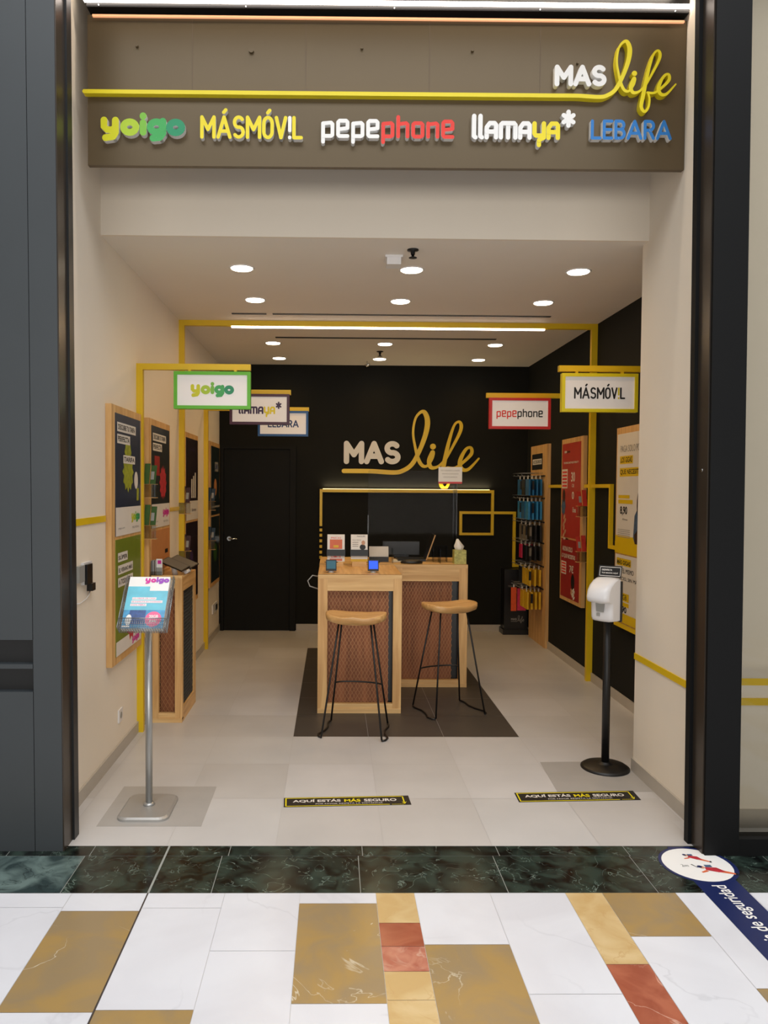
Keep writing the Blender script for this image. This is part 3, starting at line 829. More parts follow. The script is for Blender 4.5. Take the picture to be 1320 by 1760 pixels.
# ------------------------------------------------------------------ poster boards
TH = .036
def board(side, y0, y1, z0, z1, label, paint, margin=(.075, .045)):
    xw = XL if side == 'L' else XR
    sgn = 1 if side == 'L' else -1
    t = thing('poster_board', label, 'poster', (xw, (y0 + y1) / 2, z0), group='wooden poster boards on the side walls')
    b = MB(); xs_ = sorted((xw, xw + sgn * TH)); b.box(xs_[0] + (.001 if side == 'L' else 0), xs_[1] - (.001 if side == 'R' else 0), y0, y1, z0, z1, 'pine'); b.build('wooden_board', t)
    if side == 'L': fn = lambda s_, t_, d_: (XL + TH + d_, y0 + s_, z0 + t_)
    else: fn = lambda s_, t_, d_: (XR - TH - d_, y1 - s_, z0 + t_)
    paint(t, fn, y1 - y0, z1 - z0)
    return t
def sheet(t, fn, s0, t0, s1, t1, m, draw=None):
    c = Canvas(fn)
    P = [fn(a, b, d) for d in (0, .003) for b in (t0, t1) for a in (s0, s1)]
    c.mb.hexa(P, m)
    o = c.build('poster', t)
    if draw:
        k = Canvas(lambda a, b, d: fn(a, b, d + .0035)); draw(k); k.build('poster_print', o)
    return o
def bar(k, s_, t_, w, h, word, m='poster_white', ink='ink_grey'):
    k.rect(s_, t_, s_ + w, t_ + h, m, .0012); k.text(word, s_ + w * .05, t_ + h * .22, w * .9, h * .58, ink, .0018, .02)
def leaf_blob(k, cs, ct, rs, rt, m, d, n=9, seed=1):
    r = random.Random(seed)
    pts = []
    for i in range(n * 2):
        a = 2 * PI * i / (n * 2)
        q = 1.0 if i % 2 == 0 else .72 + .12 * r.random()
        pts.append((cs + rs * q * math.cos(a), ct + rt * q * math.sin(a)))
    k.face(pts, m, d)
def paint_l(variant):
    def paint(t, fn, w, h):
        mg = .068
        up = {'lime': 'poster_navy', 'coral': 'poster_dark', 'plum': 'poster_plum', 'teal': 'poster_teal'}[variant]
        low = {'lime': 'poster_green', 'coral': 'poster_orange', 'plum': 'poster_plum', 'teal': 'poster_teal'}[variant]
        def top(k):
            tt = h - .05
            k.rect(mg, .755, w - .03, .925, 'poster_white', .0004)
            if variant in ('lime', 'coral'):
                bar(k, mg + .03, tt - .10, w * .62, .055, 'DESCUBRE TU TARIFA', ink='ink_black')
                bar(k, mg + .03, tt - .17, w * .42, .055, 'PERFECTA', ink='ink_black')
                mm = 'lime' if variant == 'lime' else 'coral'
                if variant == 'lime':
                    leaf_blob(k, w * .5, 1.14, .13, .13, mm, .0008, 12, 3)
                    leaf_blob(k, w * .5, 1.26, .08, .07, mm, .0007, 8, 5)
                    bar(k, w * .34, 1.19, w * .4, .05, 'TARIFA', ink='ink_black')
                    k.ell(w * .78, 1.09, .045, .055, 'poster_white', .001)
                    k.rect(w * .8, .96, w * .88, 1.04, 'lime', .001)
                else:
                    leaf_blob(k, w * .62, 1.08, .12, .13, mm, .0008, 12, 3)
                    k.rect(w * .22, 1.13, w * .46, 1.27, 'poster_red_dark', .0007)
                yoigo(k, w - .26, .82, .2, .075, 0, .0012, cols=YO if variant == 'lime' else ['ink_magenta'] * 5)
                k.text('MÁS MÓVIL', w - .24, .785, .16, .018, 'ink_grey', .001)
                k.text('yoigo.com', mg + .05, .79, .14, .016, 'ink_grey', .001)
            elif variant == 'plum':
                k.text('llamaya', w * .4, 1.36, .2, .05, 'ink_purple', .001)
                for q in range(3): k.rect(w * (.45 + .13 * q), .95, w * (.53 + .13 * q), 1.12 + .03 * q, 'poster_white', .001)
                k.text('llamaya', w * .5, .82, .2, .04, 'ink_purple', .001)
            else:
                k.rect(mg, .755, w - .03, .925, 'poster_teal', .0006)
                k.rect(mg, .83, w - .03, .85, 'ink_grey', .0008)
                bar(k, w * .45, 1.22, w * .35, .1, 'LEBARA', 'ink_grey', 'ink_navy')
                k.ell(w * .5, 1.05, .1, .09, 'poster_orange', .0009)
        def bot(k):
            if variant == 'lime':
                bar(k, mg + .04, .60, .21, .055, 'SÚPER', ink='ink_black')
                bar(k, mg + .04, .525, .33, .055, 'EL VERANO MÁS', ink='ink_black')
                bar(k, mg + .04, .45, .33, .055, 'A TODA VELA', ink='ink_black')
                leaf_blob(k, w * .6, .24, .11, .16, 'coral', .001, 10, 4)
                k.rect(mg, .045, w - .03, .13, 'poster_white', .0006)
                yoigo(k, w - .25, .05, .17, .06, 0, .0012, cols=['ink_magenta'] * 5)
            elif variant == 'coral':
                for q in range(4): k.rect(w * .72, .55 - .1 * q, w * .86, .58 - .1 * q, 'ink_black', .001)
                k.ell(w * .5, .35, .08, .09, 'coral', .001)
            elif variant == 'plum':
                k.ell(w * .45, .4, .09, .09, 'ink_purple', .001)
            else:
                k.ell(w * .5, .35, .12, .1, 'leaflet_green', .001)
        sheet(t, fn, mg, .755, w - .03, h - .045, up, top)
        sheet(t, fn, mg, .045, w - .03, .735, low, bot)
    return paint
Z0, Z1 = .60, 2.125
board('L', 4.37, 5.04, Z0, Z1, 'wood board with navy poster of lime green fruit, nearest the entrance on the left wall', paint_l('lime'))
board('L', 5.25, 5.92, Z0, Z1, 'wood board with dark poster of coral red fruit, second on the left wall', paint_l('coral'))
board('L', 6.49, 7.15, Z0, Z1, 'wood board with near-black plum poster, third on the left wall', paint_l('plum'))
board('L', 7.84, 8.50, Z0, Z1, 'wood board with dark teal poster, closest to the black door', paint_l('teal'))
def paint_pep(t, fn, w, h):
    def a(k):
        k.text('pepe', .10, 1.385, .07, .028, 'poster_white', .001, .03); k.text('phone', .175, 1.385, .09, .032, 'ink_black', .001, .03)
        k.text('TENEMOS MÓVILES PARA TI', .08, 1.29, w - .2, .022, 'poster_white', .001, .02)
        k.rect(.03, 1.06, .2, 1.24, 'poster_white', .0006); 
        for q in range(5): k.rect(.045, 1.075 + .032 * q, .185, 1.093 + .032 * q, 'ink_red', .001)
        k.text('30', .31, 1.12, .11, .09, 'poster_white', .001, .02); k.text('GB', .33, 1.07, .07, .03, 'poster_white', .001)
        k.text('0', .34, .96, .06, .07, 'poster_white', .001, .02); k.text('€/mes', .36, .84, .1, .05, 'poster_white', .001, .02)
        k.ell(.10, .99, .04, .06, 'hair_print', .001); leaf_blob(k, .09, .89, .07, .09, 'denim_print', .0009, 8, 2)
        for q in range(6): k.ell(.12 + .03 * math.sin(q * 2), .79 - .035 * q, .035, .018, 'skin_print', .001, .6)
    def b_(k):
        k.text('pepe', .10, .57, .06, .026, 'poster_white', .001, .03); k.text('phone', .17, .57, .08, .03, 'ink_black', .001, .03)
        k.text('ABONA SOLO', .08, .47, .3, .045, 'poster_white', .001, .02); k.text('LO QUE NECESITAS', .06, .40, .4, .045, 'poster_white', .001, .02)
        k.rect(.05, .25, .2, .37, 'poster_white', .0006)
        for q in range(4): k.rect(.065, .262 + .027 * q, .185, .278 + .027 * q, 'ink_red', .001)
        k.text('7€', .3, .28, .12, .07, 'poster_white', .001, .02)
        k.ell(.4, .2, .05, .075, 'ink_black', .001); leaf_blob(k, .4, .11, .07, .05, 'skin_print', .0009, 7, 2)
        for q in range(5): k.ell(.42 + .02 * math.sin(q * 2), .13 - .018 * q, .03, .012, 'poster_white', .0012, .5)
    sheet(t, fn, .03, .60, w - .06, h - .045, 'poster_red', a)
    sheet(t, fn, .03, .035, w - .06, .585, 'poster_red_dark', b_)
board('R', 6.65, 7.28, Z0, Z1, 'wood board with red posters on the black right wall beside the yellow portal', paint_pep)
def paint_mas(t, fn, w, h):
    def a(k):
        e = 1.0
        k.text('PAGA SOLO POR', .09, 1.335, .40, .05, 'ink_grey', .001)
        k.rect(.08, 1.245, .33, 1.305, 'yellow', .0006); k.text('LOS GIGAS', .095, 1.255, .22, .042, 'ink_black', .001, .02)
        k.rect(.08, 1.15, .52, 1.215, 'yellow', .0006); k.text('QUE NECESITAS', .09, 1.16, .41, .044, 'ink_black', .001, .02)
        k.rect(.06, .985, .28, 1.01, 'yellow', .0006); k.rect(.06, .945, .34, .975, 'yellow', .0006)
        k.text('8,90', .1, .855, .14, .07, 'ink_black', .001, .03); k.text('€/mes', .15, .82, .1, .014, 'ink_black', .001)
        for q in range(5): k.rect(.06, .69 + .014 * q, .3, .694 + .014 * q, 'ink_grey', .001)
        # woman in a denim jacket
        k.face([(.42, .62), (.36, .70), (.38, .86), (.44, .92), (.57, .92), (.62, .80), (.62, .62)], 'denim_print', .0008)
        k.ell(.52, .96, .1, .15, 'hair_print', .0012, -.15); k.ell(.53, 1.0, .05, .07, 'skin_print', .0016)
        k.face([(.4, .62), (.38, .72), (.44, .76), (.47, .62)], 'hair_print', .0014)
        k.rect(0.01, .60, .63, .70, 'yellow', .0003); k.rect(.01, .565, .63, .655, 'yellow', .002)
        k.text('MÁSMÓVIL', .46, .59, .14, .03, 'ink_black', .003, .02)
    def b_(k):
        k.rect(.05, .475, .33, .53, 'yellow', .0006); k.text('MÁS GIGAS', .06, .482, .26, .042, 'ink_black', .001, .03)
        k.text('POR EL MISMO', .06, .42, .32, .036, 'ink_black', .001); k.text('PRECIO, SIN MÁS', .06, .362, .42, .036, 'ink_black', .001)
        k.rect(.07, .21, .30, .27, 'yellow', .0006); k.rect(.07, .17, .30, .2, 'yellow', .0006); k.text('20 GB', .1, .22, .16, .04, 'ink_black', .001)
        k.text('39,90', .06, .115, .2, .055, 'ink_black', .001, .03); k.text('€/mes', .14, .09, .1, .012, 'ink_black', .001)
        k.rect(.03, .045, .2, .08, 'ink_black', .001)
        k.ell(.5, .2, .06, .09, 'ink_black', .001); k.ell(.52, .29, .04, .05, 'skin_print', .0012)
        k.rect(.01, .0, .63, .035, 'yellow', .0006)
    sheet(t, fn, .022, .565, w - .02, h - .05, 'poster_white', lambda k: a(k))
    sheet(t, fn, .022, .045, w - .02, .555, 'poster_white', lambda k: b_(k))
    c = Canvas(fn); c.rect(.022, .045, w - .02, .115, 'yellow', .006); c.build('yellow_footer', t)
board('R', 5.19, 5.865, Z0, Z1, 'wood board with yellow and white poster, partly hidden by the right entrance wall', paint_mas)

# acrylic leaflet holders fixed to the near edges of the boards, with leaflets
def holder(side, y, z, w, m, label, llabel):
    sgn = 1 if side == 'L' else -1
    xw = XL if side == 'L' else XR
    yy = y - .055
    X = lambda d: xw + sgn * d
    t = thing('leaflet_holder', label, 'leaflet holder', (xw, yy, z), group='clear leaflet holders on the poster boards')
    b = MB()
    xa, xb = sorted((X(.002), X(.098)))
    b.box(xa, xb, yy, yy + .05, z - .004, z, 'pine_x'); b.box(xa, xb, yy, yy + .05, z - .096, z - .092, 'pine_x')
    b.build('shelf', t)
    b = MB(); b.box(xa, xb, yy - .003, yy, z - .092, z, 'acrylic_edge'); b.build('front_plate', t)
    n = 2
    for i in range(n):
        b = MB()
        d0 = .008 + .042 * i
        hh = .14 - .012 * i
        o_ = Vector((X(d0), yy + .012 + .01 * i, z + .0005))
        b.obox(o_, (sgn * .038, 0, 0), (0, .005, 0), (sgn * .008, .018, hh), m if i != 1 else m)
        c_ = b
        if i == 1: c_.obox(o_ + Vector((sgn * .006, -.0008, .03)), (sgn * .022, 0, 0), (0, .0008, 0), (sgn * .003, .007, .055), 'grey_plastic')
        tag(c_.build('leaflet'), llabel.replace('slim', ['slim inner', 'slim outer'][i]), 'leaflet', 'leaflets in the clear holders')
for nm, side, y, m, zs in (('coral fruit poster', 'L', 5.25, 'leaflet_green', (1.668, 1.385)), ('plum poster', 'L', 6.49, 'leaflet_plum', (1.515, 1.105)),
                           ('teal poster', 'L', 7.84, 'leaflet_blue', (1.505, 1.1)), ('red posters', 'R', 6.65, 'leaflet_red', (1.505, 1.105))):
    colr = m.split('_')[1]
    for pos, z in zip(('upper', 'lower'), zs):
        holder(side, y, z, .096, m, '%s clear leaflet holder on the near edge of the %s board' % (pos, nm),
               'slim %s %s leaflet in the %s holder by the %s' % ('dark' if colr != 'red' else 'bright', colr, pos, nm))

# ------------------------------------------------------------------ accessories rack
t = thing('accessory_rack', 'tall wooden accessories board with black hooks on the right wall', 'display rack', (XR, 8.08, 0))
b = MB(); b.box(XR - TH, XR, 7.77, 8.42, 0.0, 2.12, 'pine'); b.build('wooden_board', t)
fn = lambda s_, t_, d_: (XR - TH - d_, 8.42 - s_, t_)
c = Canvas(fn); c.rect(.05, 1.86, .47, 2.03, 'ink_black', .001); c.rect(.08, 1.915, .44, 1.975, 'poster_white', .0015); c.text('ACCESORIOS', .10, 1.928, .32, .034, 'ink_black', .002, .02); c.build('header_label', t)
hz = (1.79, 1.555, 1.305, 1.085, .84, .605)
b = MB()
for z_ in hz:
    b.box(XR - TH - .012, XR - TH, 7.84, 8.40, z_ - .006, z_ + .006, 'black_steel')
    for dy in (-.0, .03):
        b.tube([(XR - TH - .21, 7.86, z_ + dy), (XR - TH - .21, 8.38, z_ + dy)], .0022, 'wire', 6)
b.build('rail', t)
hooks = []
for z_ in hz:
    for y_ in (7.93, 8.10, 8.27):
        b = MB(); b.tube([(XR - TH, y_, z_ - .002), (XR - TH - .21, y_, z_ - .002), (XR - TH - .225, y_, z_ + .012)], .0028, 'wire', 6)
        b.tube([(XR - TH, y_, z_ + .03), (XR - TH - .21, y_, z_ + .03)], .0022, 'wire', 6)
        b.build('hook', t)
packs = [('pack_blue', 'blue accessory pack hanging on the top row of hooks', .17), ('pack_sky', 'bright blue accessory pack hanging on the second row of hooks', .19),
         ('pack_silver', 'grey accessory pack hanging on the third row of hooks', .17), ('pack_pink', 'accessory pack hanging on the fourth row of hooks', .15),
         ('pack_yellow', 'yellow accessory pack hanging on the fifth row of hooks', .17), ('pack_yellow', 'yellow accessory pack hanging on the lowest row of hooks', .18)]
alt = {0: ['pack_blue', 'pack_black', 'pack_blue'], 1: ['pack_sky', 'pack_blue', 'pack_sky'], 2: ['pack_black', 'pack_silver', 'pack_silver'],
       3: ['pack_black', 'pack_black', 'pack_pink'], 4: ['pack_yellow', 'pack_yellow', 'pack_black'], 5: ['pack_yellow', 'pack_yellow', 'pack_black']}
names_ = {'pack_blue': 'blue', 'pack_black': 'black', 'pack_sky': 'bright blue', 'pack_silver': 'grey', 'pack_pink': 'pink', 'pack_yellow': 'yellow'}
rown = ['top', 'second', 'third', 'fourth', 'fifth', 'lowest']
coln = ['near', 'middle', 'far']
for r_, z_ in enumerate(hz):
    ph = packs[r_][2]
    for ci, y_ in enumerate((7.93, 8.10, 8.27)):
        mm = alt[r_][ci]
        if r_ == 5 and ci == 2: continue
        for q in range(4 if r_ in (0, 1, 5) else 3):
            xx = XR - TH - .03 - q * (.042 if r_ in (0, 1, 5) else .052)
            b = MB()
            wv = .062 + random.uniform(-.008, .008)
            b.box(xx - .009, xx + .009, y_ - wv, y_ + wv, z_ - .035 - ph, z_ - .035, mm)
            b.box(xx - .001, xx + .001, y_ - .02, y_ - .005, z_ - .035, z_ + .004, 'paper')
            b.box(xx - .001, xx + .001, y_ + .005, y_ + .02, z_ - .035, z_ + .004, 'paper')
            if mm == 'pack_silver' or (q + ci) % 3 == 2: b.box(xx - .0095, xx + .0095, y_ - wv * 1.002, y_ - wv * .6, z_ - .06 - ph * .5, z_ - .05, 'pack_black' if mm != 'pack_black' else 'pack_silver')
            o = b.build('accessory_pack')
            tag(o, '%s accessory pack in the %s row of hooks, on the %s hook' % (names_[mm], rown[r_], coln[ci]), 'package', 'packs on the %s hook of the %s row' % (coln[ci], rown[r_]))

# black cardboard collection box in the corner
t = thing('cardboard_bin', 'black cardboard box with white lettering in the right rear corner', 'box', (2.08, 8.6, 0))
b = MB(); b.box(1.945, 2.21, 8.52, 8.70, 0, .74, 'black_plastic'); b.build('body', t)
b = MB(); b.box(1.93, 2.225, 8.50, 8.705, 0.0, .06, 'black_plastic'); b.build('plinth', t)
c = Canvas(lambda s_, t_, d_: (1.945 + s_, 8.52 - d_, t_))
for i, (wd, w_) in enumerate((('CUIDEMOS', .12), ('TODOS DE NUESTRO', .19), ('MEDIO', .07), ('AMBIENTE', .12))):
    c.text(wd, .135 - w_ / 2, .575 - .035 * i, w_, .02, 'ink_grey', .001)
c.word('MAS', ROUND, .08, .165, .065, .02, 'ink_grey', .006, 0, .001, gap=.3)
c.life(.08, .15, .065 / 200, 'ink_grey', 0, .001)
c.build('lettering', t)
for nm, xa, xb, mm, z0_, z1_ in (('orange', 1.962, 2.02, 'pack_orange', .31, .57), ('pink', 2.03, 2.125, 'pack_pink', .315, .56)):
    b = MB(); b.box(xa, xb, 8.262, 8.278, z0_, z1_, mm); b.box((xa + xb) / 2 - .006, (xa + xb) / 2 + .006, 8.269, 8.271, z1_, .603, 'paper')
    tag(b.build('accessory_pack'), '%s accessory pack hanging lowest, in front of the black corner box' % nm, 'package')

# ------------------------------------------------------------------ counters
def lattice(x0, x1, z0, z1, m, cw=.026, ch=.05, wd=.0011, fn=None):
    """expanded metal: zig-zag strands meeting at the knots"""
    b = MB()
    nx = int(round((x1 - x0) / cw)); nz = int(round((z1 - z0) / ch))
    cw = (x1 - x0) / nx; ch = (z1 - z0) / nz
    def seg(a, c):
        dx, dz = c[0] - a[0], c[1] - a[1]; l = math.hypot(dx, dz); nx_, nz_ = -dz / l * wd, dx / l * wd
        pts = [(a[0] - nx_, a[1] - nz_), (c[0] - nx_, c[1] - nz_), (c[0] + nx_, c[1] + nz_), (a[0] + nx_, a[1] + nz_)]
        b.prism([fn(p[0], p[1], 0) for p in pts], Vector(fn(0, 0, .003)) - Vector(fn(0, 0, 0)), m)
    for j in range(nz):
        for i in range(nx):
            xa, za = x0 + i * cw, z0 + j * ch
            seg((xa, za + ch / 2), (xa + cw / 2, za + ch)); seg((xa + cw / 2, za + ch), (xa + cw, za + ch / 2))
            seg((xa, za + ch / 2), (xa + cw / 2, za)); seg((xa + cw / 2, za), (xa + cw, za + ch / 2))
    return b

def counter_box(name, label, x0, x1, y0, y1, h, side_l, side_r, top_rail, topm='pine_y'):
    t = thing(name, label, 'counter', ((x0 + x1) / 2, (y0 + y1) / 2, 0))
    b = MB()   # worktop slab with thin front lip
    b.box(x0, x1, y0, y1, h - .022, h, topm); b.box(x0, x1, y0 - .002, y0 + .02, h - .03, h, 'pine_x')
    b.build('top', t)
    b = MB()
    b.box(x0, x0 + side_l, y0, y0 + .04, .022, h - .022, 'pine'); b.box(x1 - side_r, x1, y0, y0 + .04, .022, h - .022, 'pine')
    b.box(x0 + side_l, x1 - side_r, y0, y0 + .04, h - top_rail, h - .022, 'pine_x')
    b.box(x0, x1, y0 - .003, y0 + .05, 0, .035, 'pine_x'); b.box(x0 + side_l, x1 - side_r, y0 + .003, y0 + .04, .035, .07, 'pine_x')
    b.build('front_frame', t)
    b = MB(); b.box(x0, x0 + .02, y0 + .04, y1, 0, h - .022, 'pine'); b.box(x1 - .02, x1, y0 + .04, y1, 0, h - .022, 'pine'); b.box(x0 + .02, x1 - .02, y1 - .02, y1, 0, h - .022, 'pine'); b.build('carcass', t)
    xa, xb = x0 + side_l, x1 - side_r
    b = MB(); b.box(xa, xb - .03, y0 + .06, y0 + .075, .035, h - top_rail, 'inner_wood'); b.box(xb - .03, xb + .02, y0 + .07, y0 + .078, .035, h - top_rail, 'black_plastic')  # black strip painted in for the dark gap beside the board
    o = b.build('inner_panel', t); o['label'] = 'reddish brown board behind the metal mesh'
    o = lattice(xa, xb - .03, .07, h - top_rail, 'mesh_metal', fn=lambda s_, t_, d_: (s_, y0 + .03 + d_, t_)).build('mesh_panel', t)
    o['label'] = 'expanded metal mesh with diamond openings'
    return t
counter_box('reception_counter', 'front wooden counter with diamond mesh panel, nearest the entrance', -.107, .505, 5.50, 6.22, 1.018, .07, .062, .118)
t = thing('reception_desk', 'rear wooden desk with diamond mesh front behind the front counter', 'desk', (.5, 6.55, 0))
x0, x1, y0, y1, h = -.11, 1.118, 6.235, 6.90, 1.021
b = MB(); b.box(x0, x1, y0, y1, h - .022, h, 'pine_x'); b.box(x0, x1, y0 - .002, y0 + .02, h - .03, h, 'pine_x'); b.build('top', t)
b = MB()
b.box(x0, x0 + .07, y0, y0 + .04, .022, h - .022, 'pine'); b.box(1.048, x1, y0, y0 + .04, .022, h - .022, 'pine'); b.box(.45, .575, y0, y0 + .04, .022, h - .022, 'pine')
b.box(.575, 1.048, y0, y0 + .04, h - .138, h - .022, 'pine_x'); b.box(x0, x1, y0 - .003, y0 + .05, 0, .03, 'pine_x'); b.box(.575, 1.048, y0 + .003, y0 + .04, .03, .06, 'pine_x')
b.build('front_frame', t)
b = MB(); b.box(x0, x0 + .02, y0 + .04, y1, 0, h - .022, 'pine'); b.box(x1 - .02, x1, y0 + .04, y1, 0, h - .022, 'pine'); b.build('carcass', t)
b = MB(); b.box(.575, .995, y0 + .06, y0 + .075, .03, h - .138, 'inner_wood'); b.box(.995, 1.06, y0 + .07, y0 + .078, .03, h - .138, 'black_plastic')  # second box paints the dark slit beside the board black
b.build('inner_panel', t)
lattice(.575, .995, .06, h - .138, 'mesh_metal', fn=lambda s_, t_, d_: (s_, 6.265 + d_, t_)).build('mesh_panel', t)

# tablet desk on the left wall
t = thing('display_desk', 'narrow wooden display desk with mesh sides against the left wall', 'desk', (-1.17, 5.53, 0))
x0, x1, y0, y1, h = -1.262, -1.048, 5.266, 5.79, 1.02
b = MB(); b.box(x0, x1, y0, y1, h - .02, h, 'pine_y'); b.box(x0, x1, y0, y0 + .03, h - .0, h + .012, 'pine_x'); b.box(x0, x0 + .02, y0 + .03, y1, h, h + .02, 'pine_y'); b.build('top', t)
b = MB()
b.box(x0, x0 + .05, y0, y0 + .04, .02, h - .02, 'pine'); b.box(-1.098, x1, y0, y0 + .045, .02, h - .02, 'pine')
b.box(x0 + .05, -1.098, y0, y0 + .04, h - .075, h - .02, 'pine_x'); b.box(x0, x1, y0 - .003, y0 + .05, 0, .03, 'pine_x'); b.box(x0 + .05, -1.098, y0 + .003, y0 + .04, .03, .065, 'pine_x')
b.box(x1 - .03, x1, y0 + .045, y1, 0, .1, 'pine_y'); b.box(x1 - .03, x1, y0 + .045, y1, h - .1, h - .02, 'pine_y'); b.box(x1 - .03, x1, y1 - .06, y1, .1, h - .1, 'pine')
b.build('frame', t)
b = MB(); b.box(x0 + .05, -1.098, y0 + .07, y0 + .08, .03, h - .07, 'inner_wood'); b.box(x1 - .04, x1 - .03, y0 + .045, y1 - .06, .1, h - .1, 'black_plastic'); b.box(x0, x0 + .01, y0 + .05, y1, 0, h - .02, 'inner_wood'); b.build('inner_panel', t)
lattice(x0 + .05, -1.098, .065, h - .075, 'mesh_metal', fn=lambda s_, t_, d_: (s_, y0 + .03 + d_, t_)).build('mesh_panel', t)
lattice(y0 + .045, y1 - .06, .1, h - .1, 'mesh_dark', fn=lambda s_, t_, d_: (x1 - .012 - d_, s_, t_)).build('mesh_panel', t)

def slab(name, c, u, v, th, m, parent=None, face=None, inset=.006):
    """thin plate centred at c spanned by half vectors u, v; front side along u x v"""
    c, u, v = Vector(c), Vector(u), Vector(v)
    n = u.cross(v).normalized()
    b = MB(); b.obox(c - u - v - n * th, u * 2, v * 2, n * th, m)
    if face:
        uu_, vv_ = u.normalized() * (u.length - inset), v.normalized() * (v.length - inset)
        b.obox(c - uu_ - vv_, uu_ * 2, vv_ * 2, n * .0008, face)
    return b.build(name, parent)
# two display phones on stands on the narrow desk
for i, (cx_, cy_) in enumerate(((-1.13, 5.42), (-1.10, 5.60))):
    t = thing('display_phone', ('nearer' if i == 0 else 'farther') + ' display tablet propped on its stand on the narrow left desk', 'tablet', (cx_, cy_, 1.02), group='display devices on the narrow left desk')
    slab('tablet', (cx_, cy_, 1.10), (.085, -.03, -.03), (.02, .055, .012), .008, 'black_plastic', t, 'tablet_face')
    b = MB(); b.tube([(cx_, cy_ + .01, 1.02), (cx_ - .01, cy_, 1.09)], .02, 'white_plastic', 12); b.build('stand', t)
b = MB(); b.tube([(-1.06, 5.45, 1.035), (-1.05, 5.52, 1.04), (-1.06, 5.6, 1.03), (-1.07, 5.68, 1.04)], .012, 'white_plastic', 8)
tag(b.build('security_cable'), 'white coiled cable at the right edge of the narrow desk', 'cable')
t = thing('brochure_box', 'clear box of brochures at the near corner of the narrow desk', 'brochure box', (-1.27, 5.32, 1.03))
b = MB(); b.box(-1.268, -1.19, 5.27, 5.275, 1.032, 1.06, 'acrylic_edge'); b.box(-1.268, -1.19, 5.35, 5.355, 1.032, 1.1, 'acrylic_edge'); b.box(-1.268, -1.19, 5.275, 5.35, 1.032, 1.035, 'acrylic_edge'); b.build('box', t)
for i in range(5):
    b = MB(); xx = -1.266 + .006 * i; b.box(xx, xx + .004, 5.28, 5.345, 1.0355, 1.135, ['grey_plastic', 'leaflet_blue', 'paper', 'ink_black', 'silver'][i])
    tag(b.build('brochure'), 'thin upright brochure at the left side of the clear brochure box', 'brochure', 'upright brochures in the clear box')
b = MB(); b.box(-1.235, -1.193, 5.30, 5.306, 1.0355, 1.145, 'paper'); b.box(-1.235, -1.193, 5.2985, 5.30, 1.04, 1.085, 'grey_plastic')
b.box(-1.225, -1.2, 5.2985, 5.30, 1.11, 1.135, 'ink_magenta')
tag(b.build('brochure'), 'white brochure with magenta mark facing forward in the clear brochure box', 'brochure')

# items on the counters
def leaflet_stand(x0, x1, y, label, design):
    t = thing('leaflet_stand', label, 'leaflet stand', ((x0 + x1) / 2, y, 1.018), group='leaflet stands on the front counter')
    zb_ = 1.008
    b = MB(); b.box(x0 + .01, x1 - .01, y, y + .10, 1.018, zb_ + .05, 'pine_x'); b.build('base', t)
    fn = lambda s_, t_, d_: (x0 + s_, y + .02 + t_ * .18 - d_, zb_ + .05 + t_)
    w = x1 - x0
    c = Canvas(fn); P = [fn(a, b_, d) for d in (-.012, 0) for b_ in (0, .215) for a in (0, w)]; c.mb.hexa(P, 'paper')
    design(c, w)
    c.build('leaflets', t)
    c = Canvas(fn); P = [fn(a, b_, d) for d in (.002, .02) for b_ in (.045, .095) for a in (-.004, w + .004)]; c.mb.hexa(P, 'black_plastic'); c.build('band', t)
def ds1(c, w):
    c.rect(.02, .10, w - .02, .175, 'orange_print'); c.text('PRECIO', .03, .18, w - .06, .015, 'ink_red', .001); c.text('LLAMA YA', .03, .03, w - .06, .018, 'ink_red', .001, .03); c.rect(.05, .11, w - .05, .13, 'pack_yellow', .0015)
    c.rect(.02, .005, w - .02, .022, 'orange_print')
def ds2(c, w):
    c.text('MASLIFE', .05, .195, w - .07, .012, 'ink_black', .001); c.text('PAGA MENOS', .012, .165, .07, .012, 'ink_grey', .001)
    for q in range(3): c.rect(.012, .12 + .015 * q, .06, .125 + .015 * q, 'ink_grey')
    c.ell(.1, .15, .015, .018, 'skin_print', .0015); c.ell(.095, .115, .024, .022, 'ink_black', .0012); c.rect(.0, 0, w, .02, 'pack_yellow')
leaflet_stand(-.045, .095, 6.06, 'leaflet stand with orange and white leaflets and a black band on the counter', ds1)
leaflet_stand(.145, .28, 6.06, 'leaflet stand with mostly white leaflets and a black band on the counter', ds2)
def gadget(x, y, m, label):
    t = thing('display_gadget', label, 'gadget', (x, y, 1.018), group='small display devices on the front counter')
    z = 1.018
    b = MB(); b.lathe(x, y, [(.022, z), (.022, z + .006), (.01, z + .01), (.01, z + .03)], 'white_plastic', 16); b.build('foot', t)
    b = MB(); b.box(x - .04, x + .04, y - .02, y + .03, z + .012, z + .09, 'black_plastic'); b.build('body', t)
    slab('screen', (x, y - .028, z + .06), (.039, 0, 0), (0, .012, .036), .004, 'black_plastic', t, m)
    b = MB(); b.tube([(x - .05, y, z + .075), (x + .05, y, z + .075)], .005, 'chrome', 8); b.build('clamp', t)
gadget(-.012, 5.66, 'teal_glow', 'small black display device with dim teal screen, left on the counter')
gadget(.303, 5.66, 'blue_glow', 'small display device with glowing blue screen, right on the counter')
b = MB(); b.tube([(-.107, 5.62, .99), (-.15, 5.6, 1.0), (-.185, 5.6, .96), (-.17, 5.6, .92), (-.107, 5.6, .9)], .0045, 'grey_plastic', 8)
tag(b.build('cable'), 'thin grey cable looping out of the left side of the front counter', 'cable')
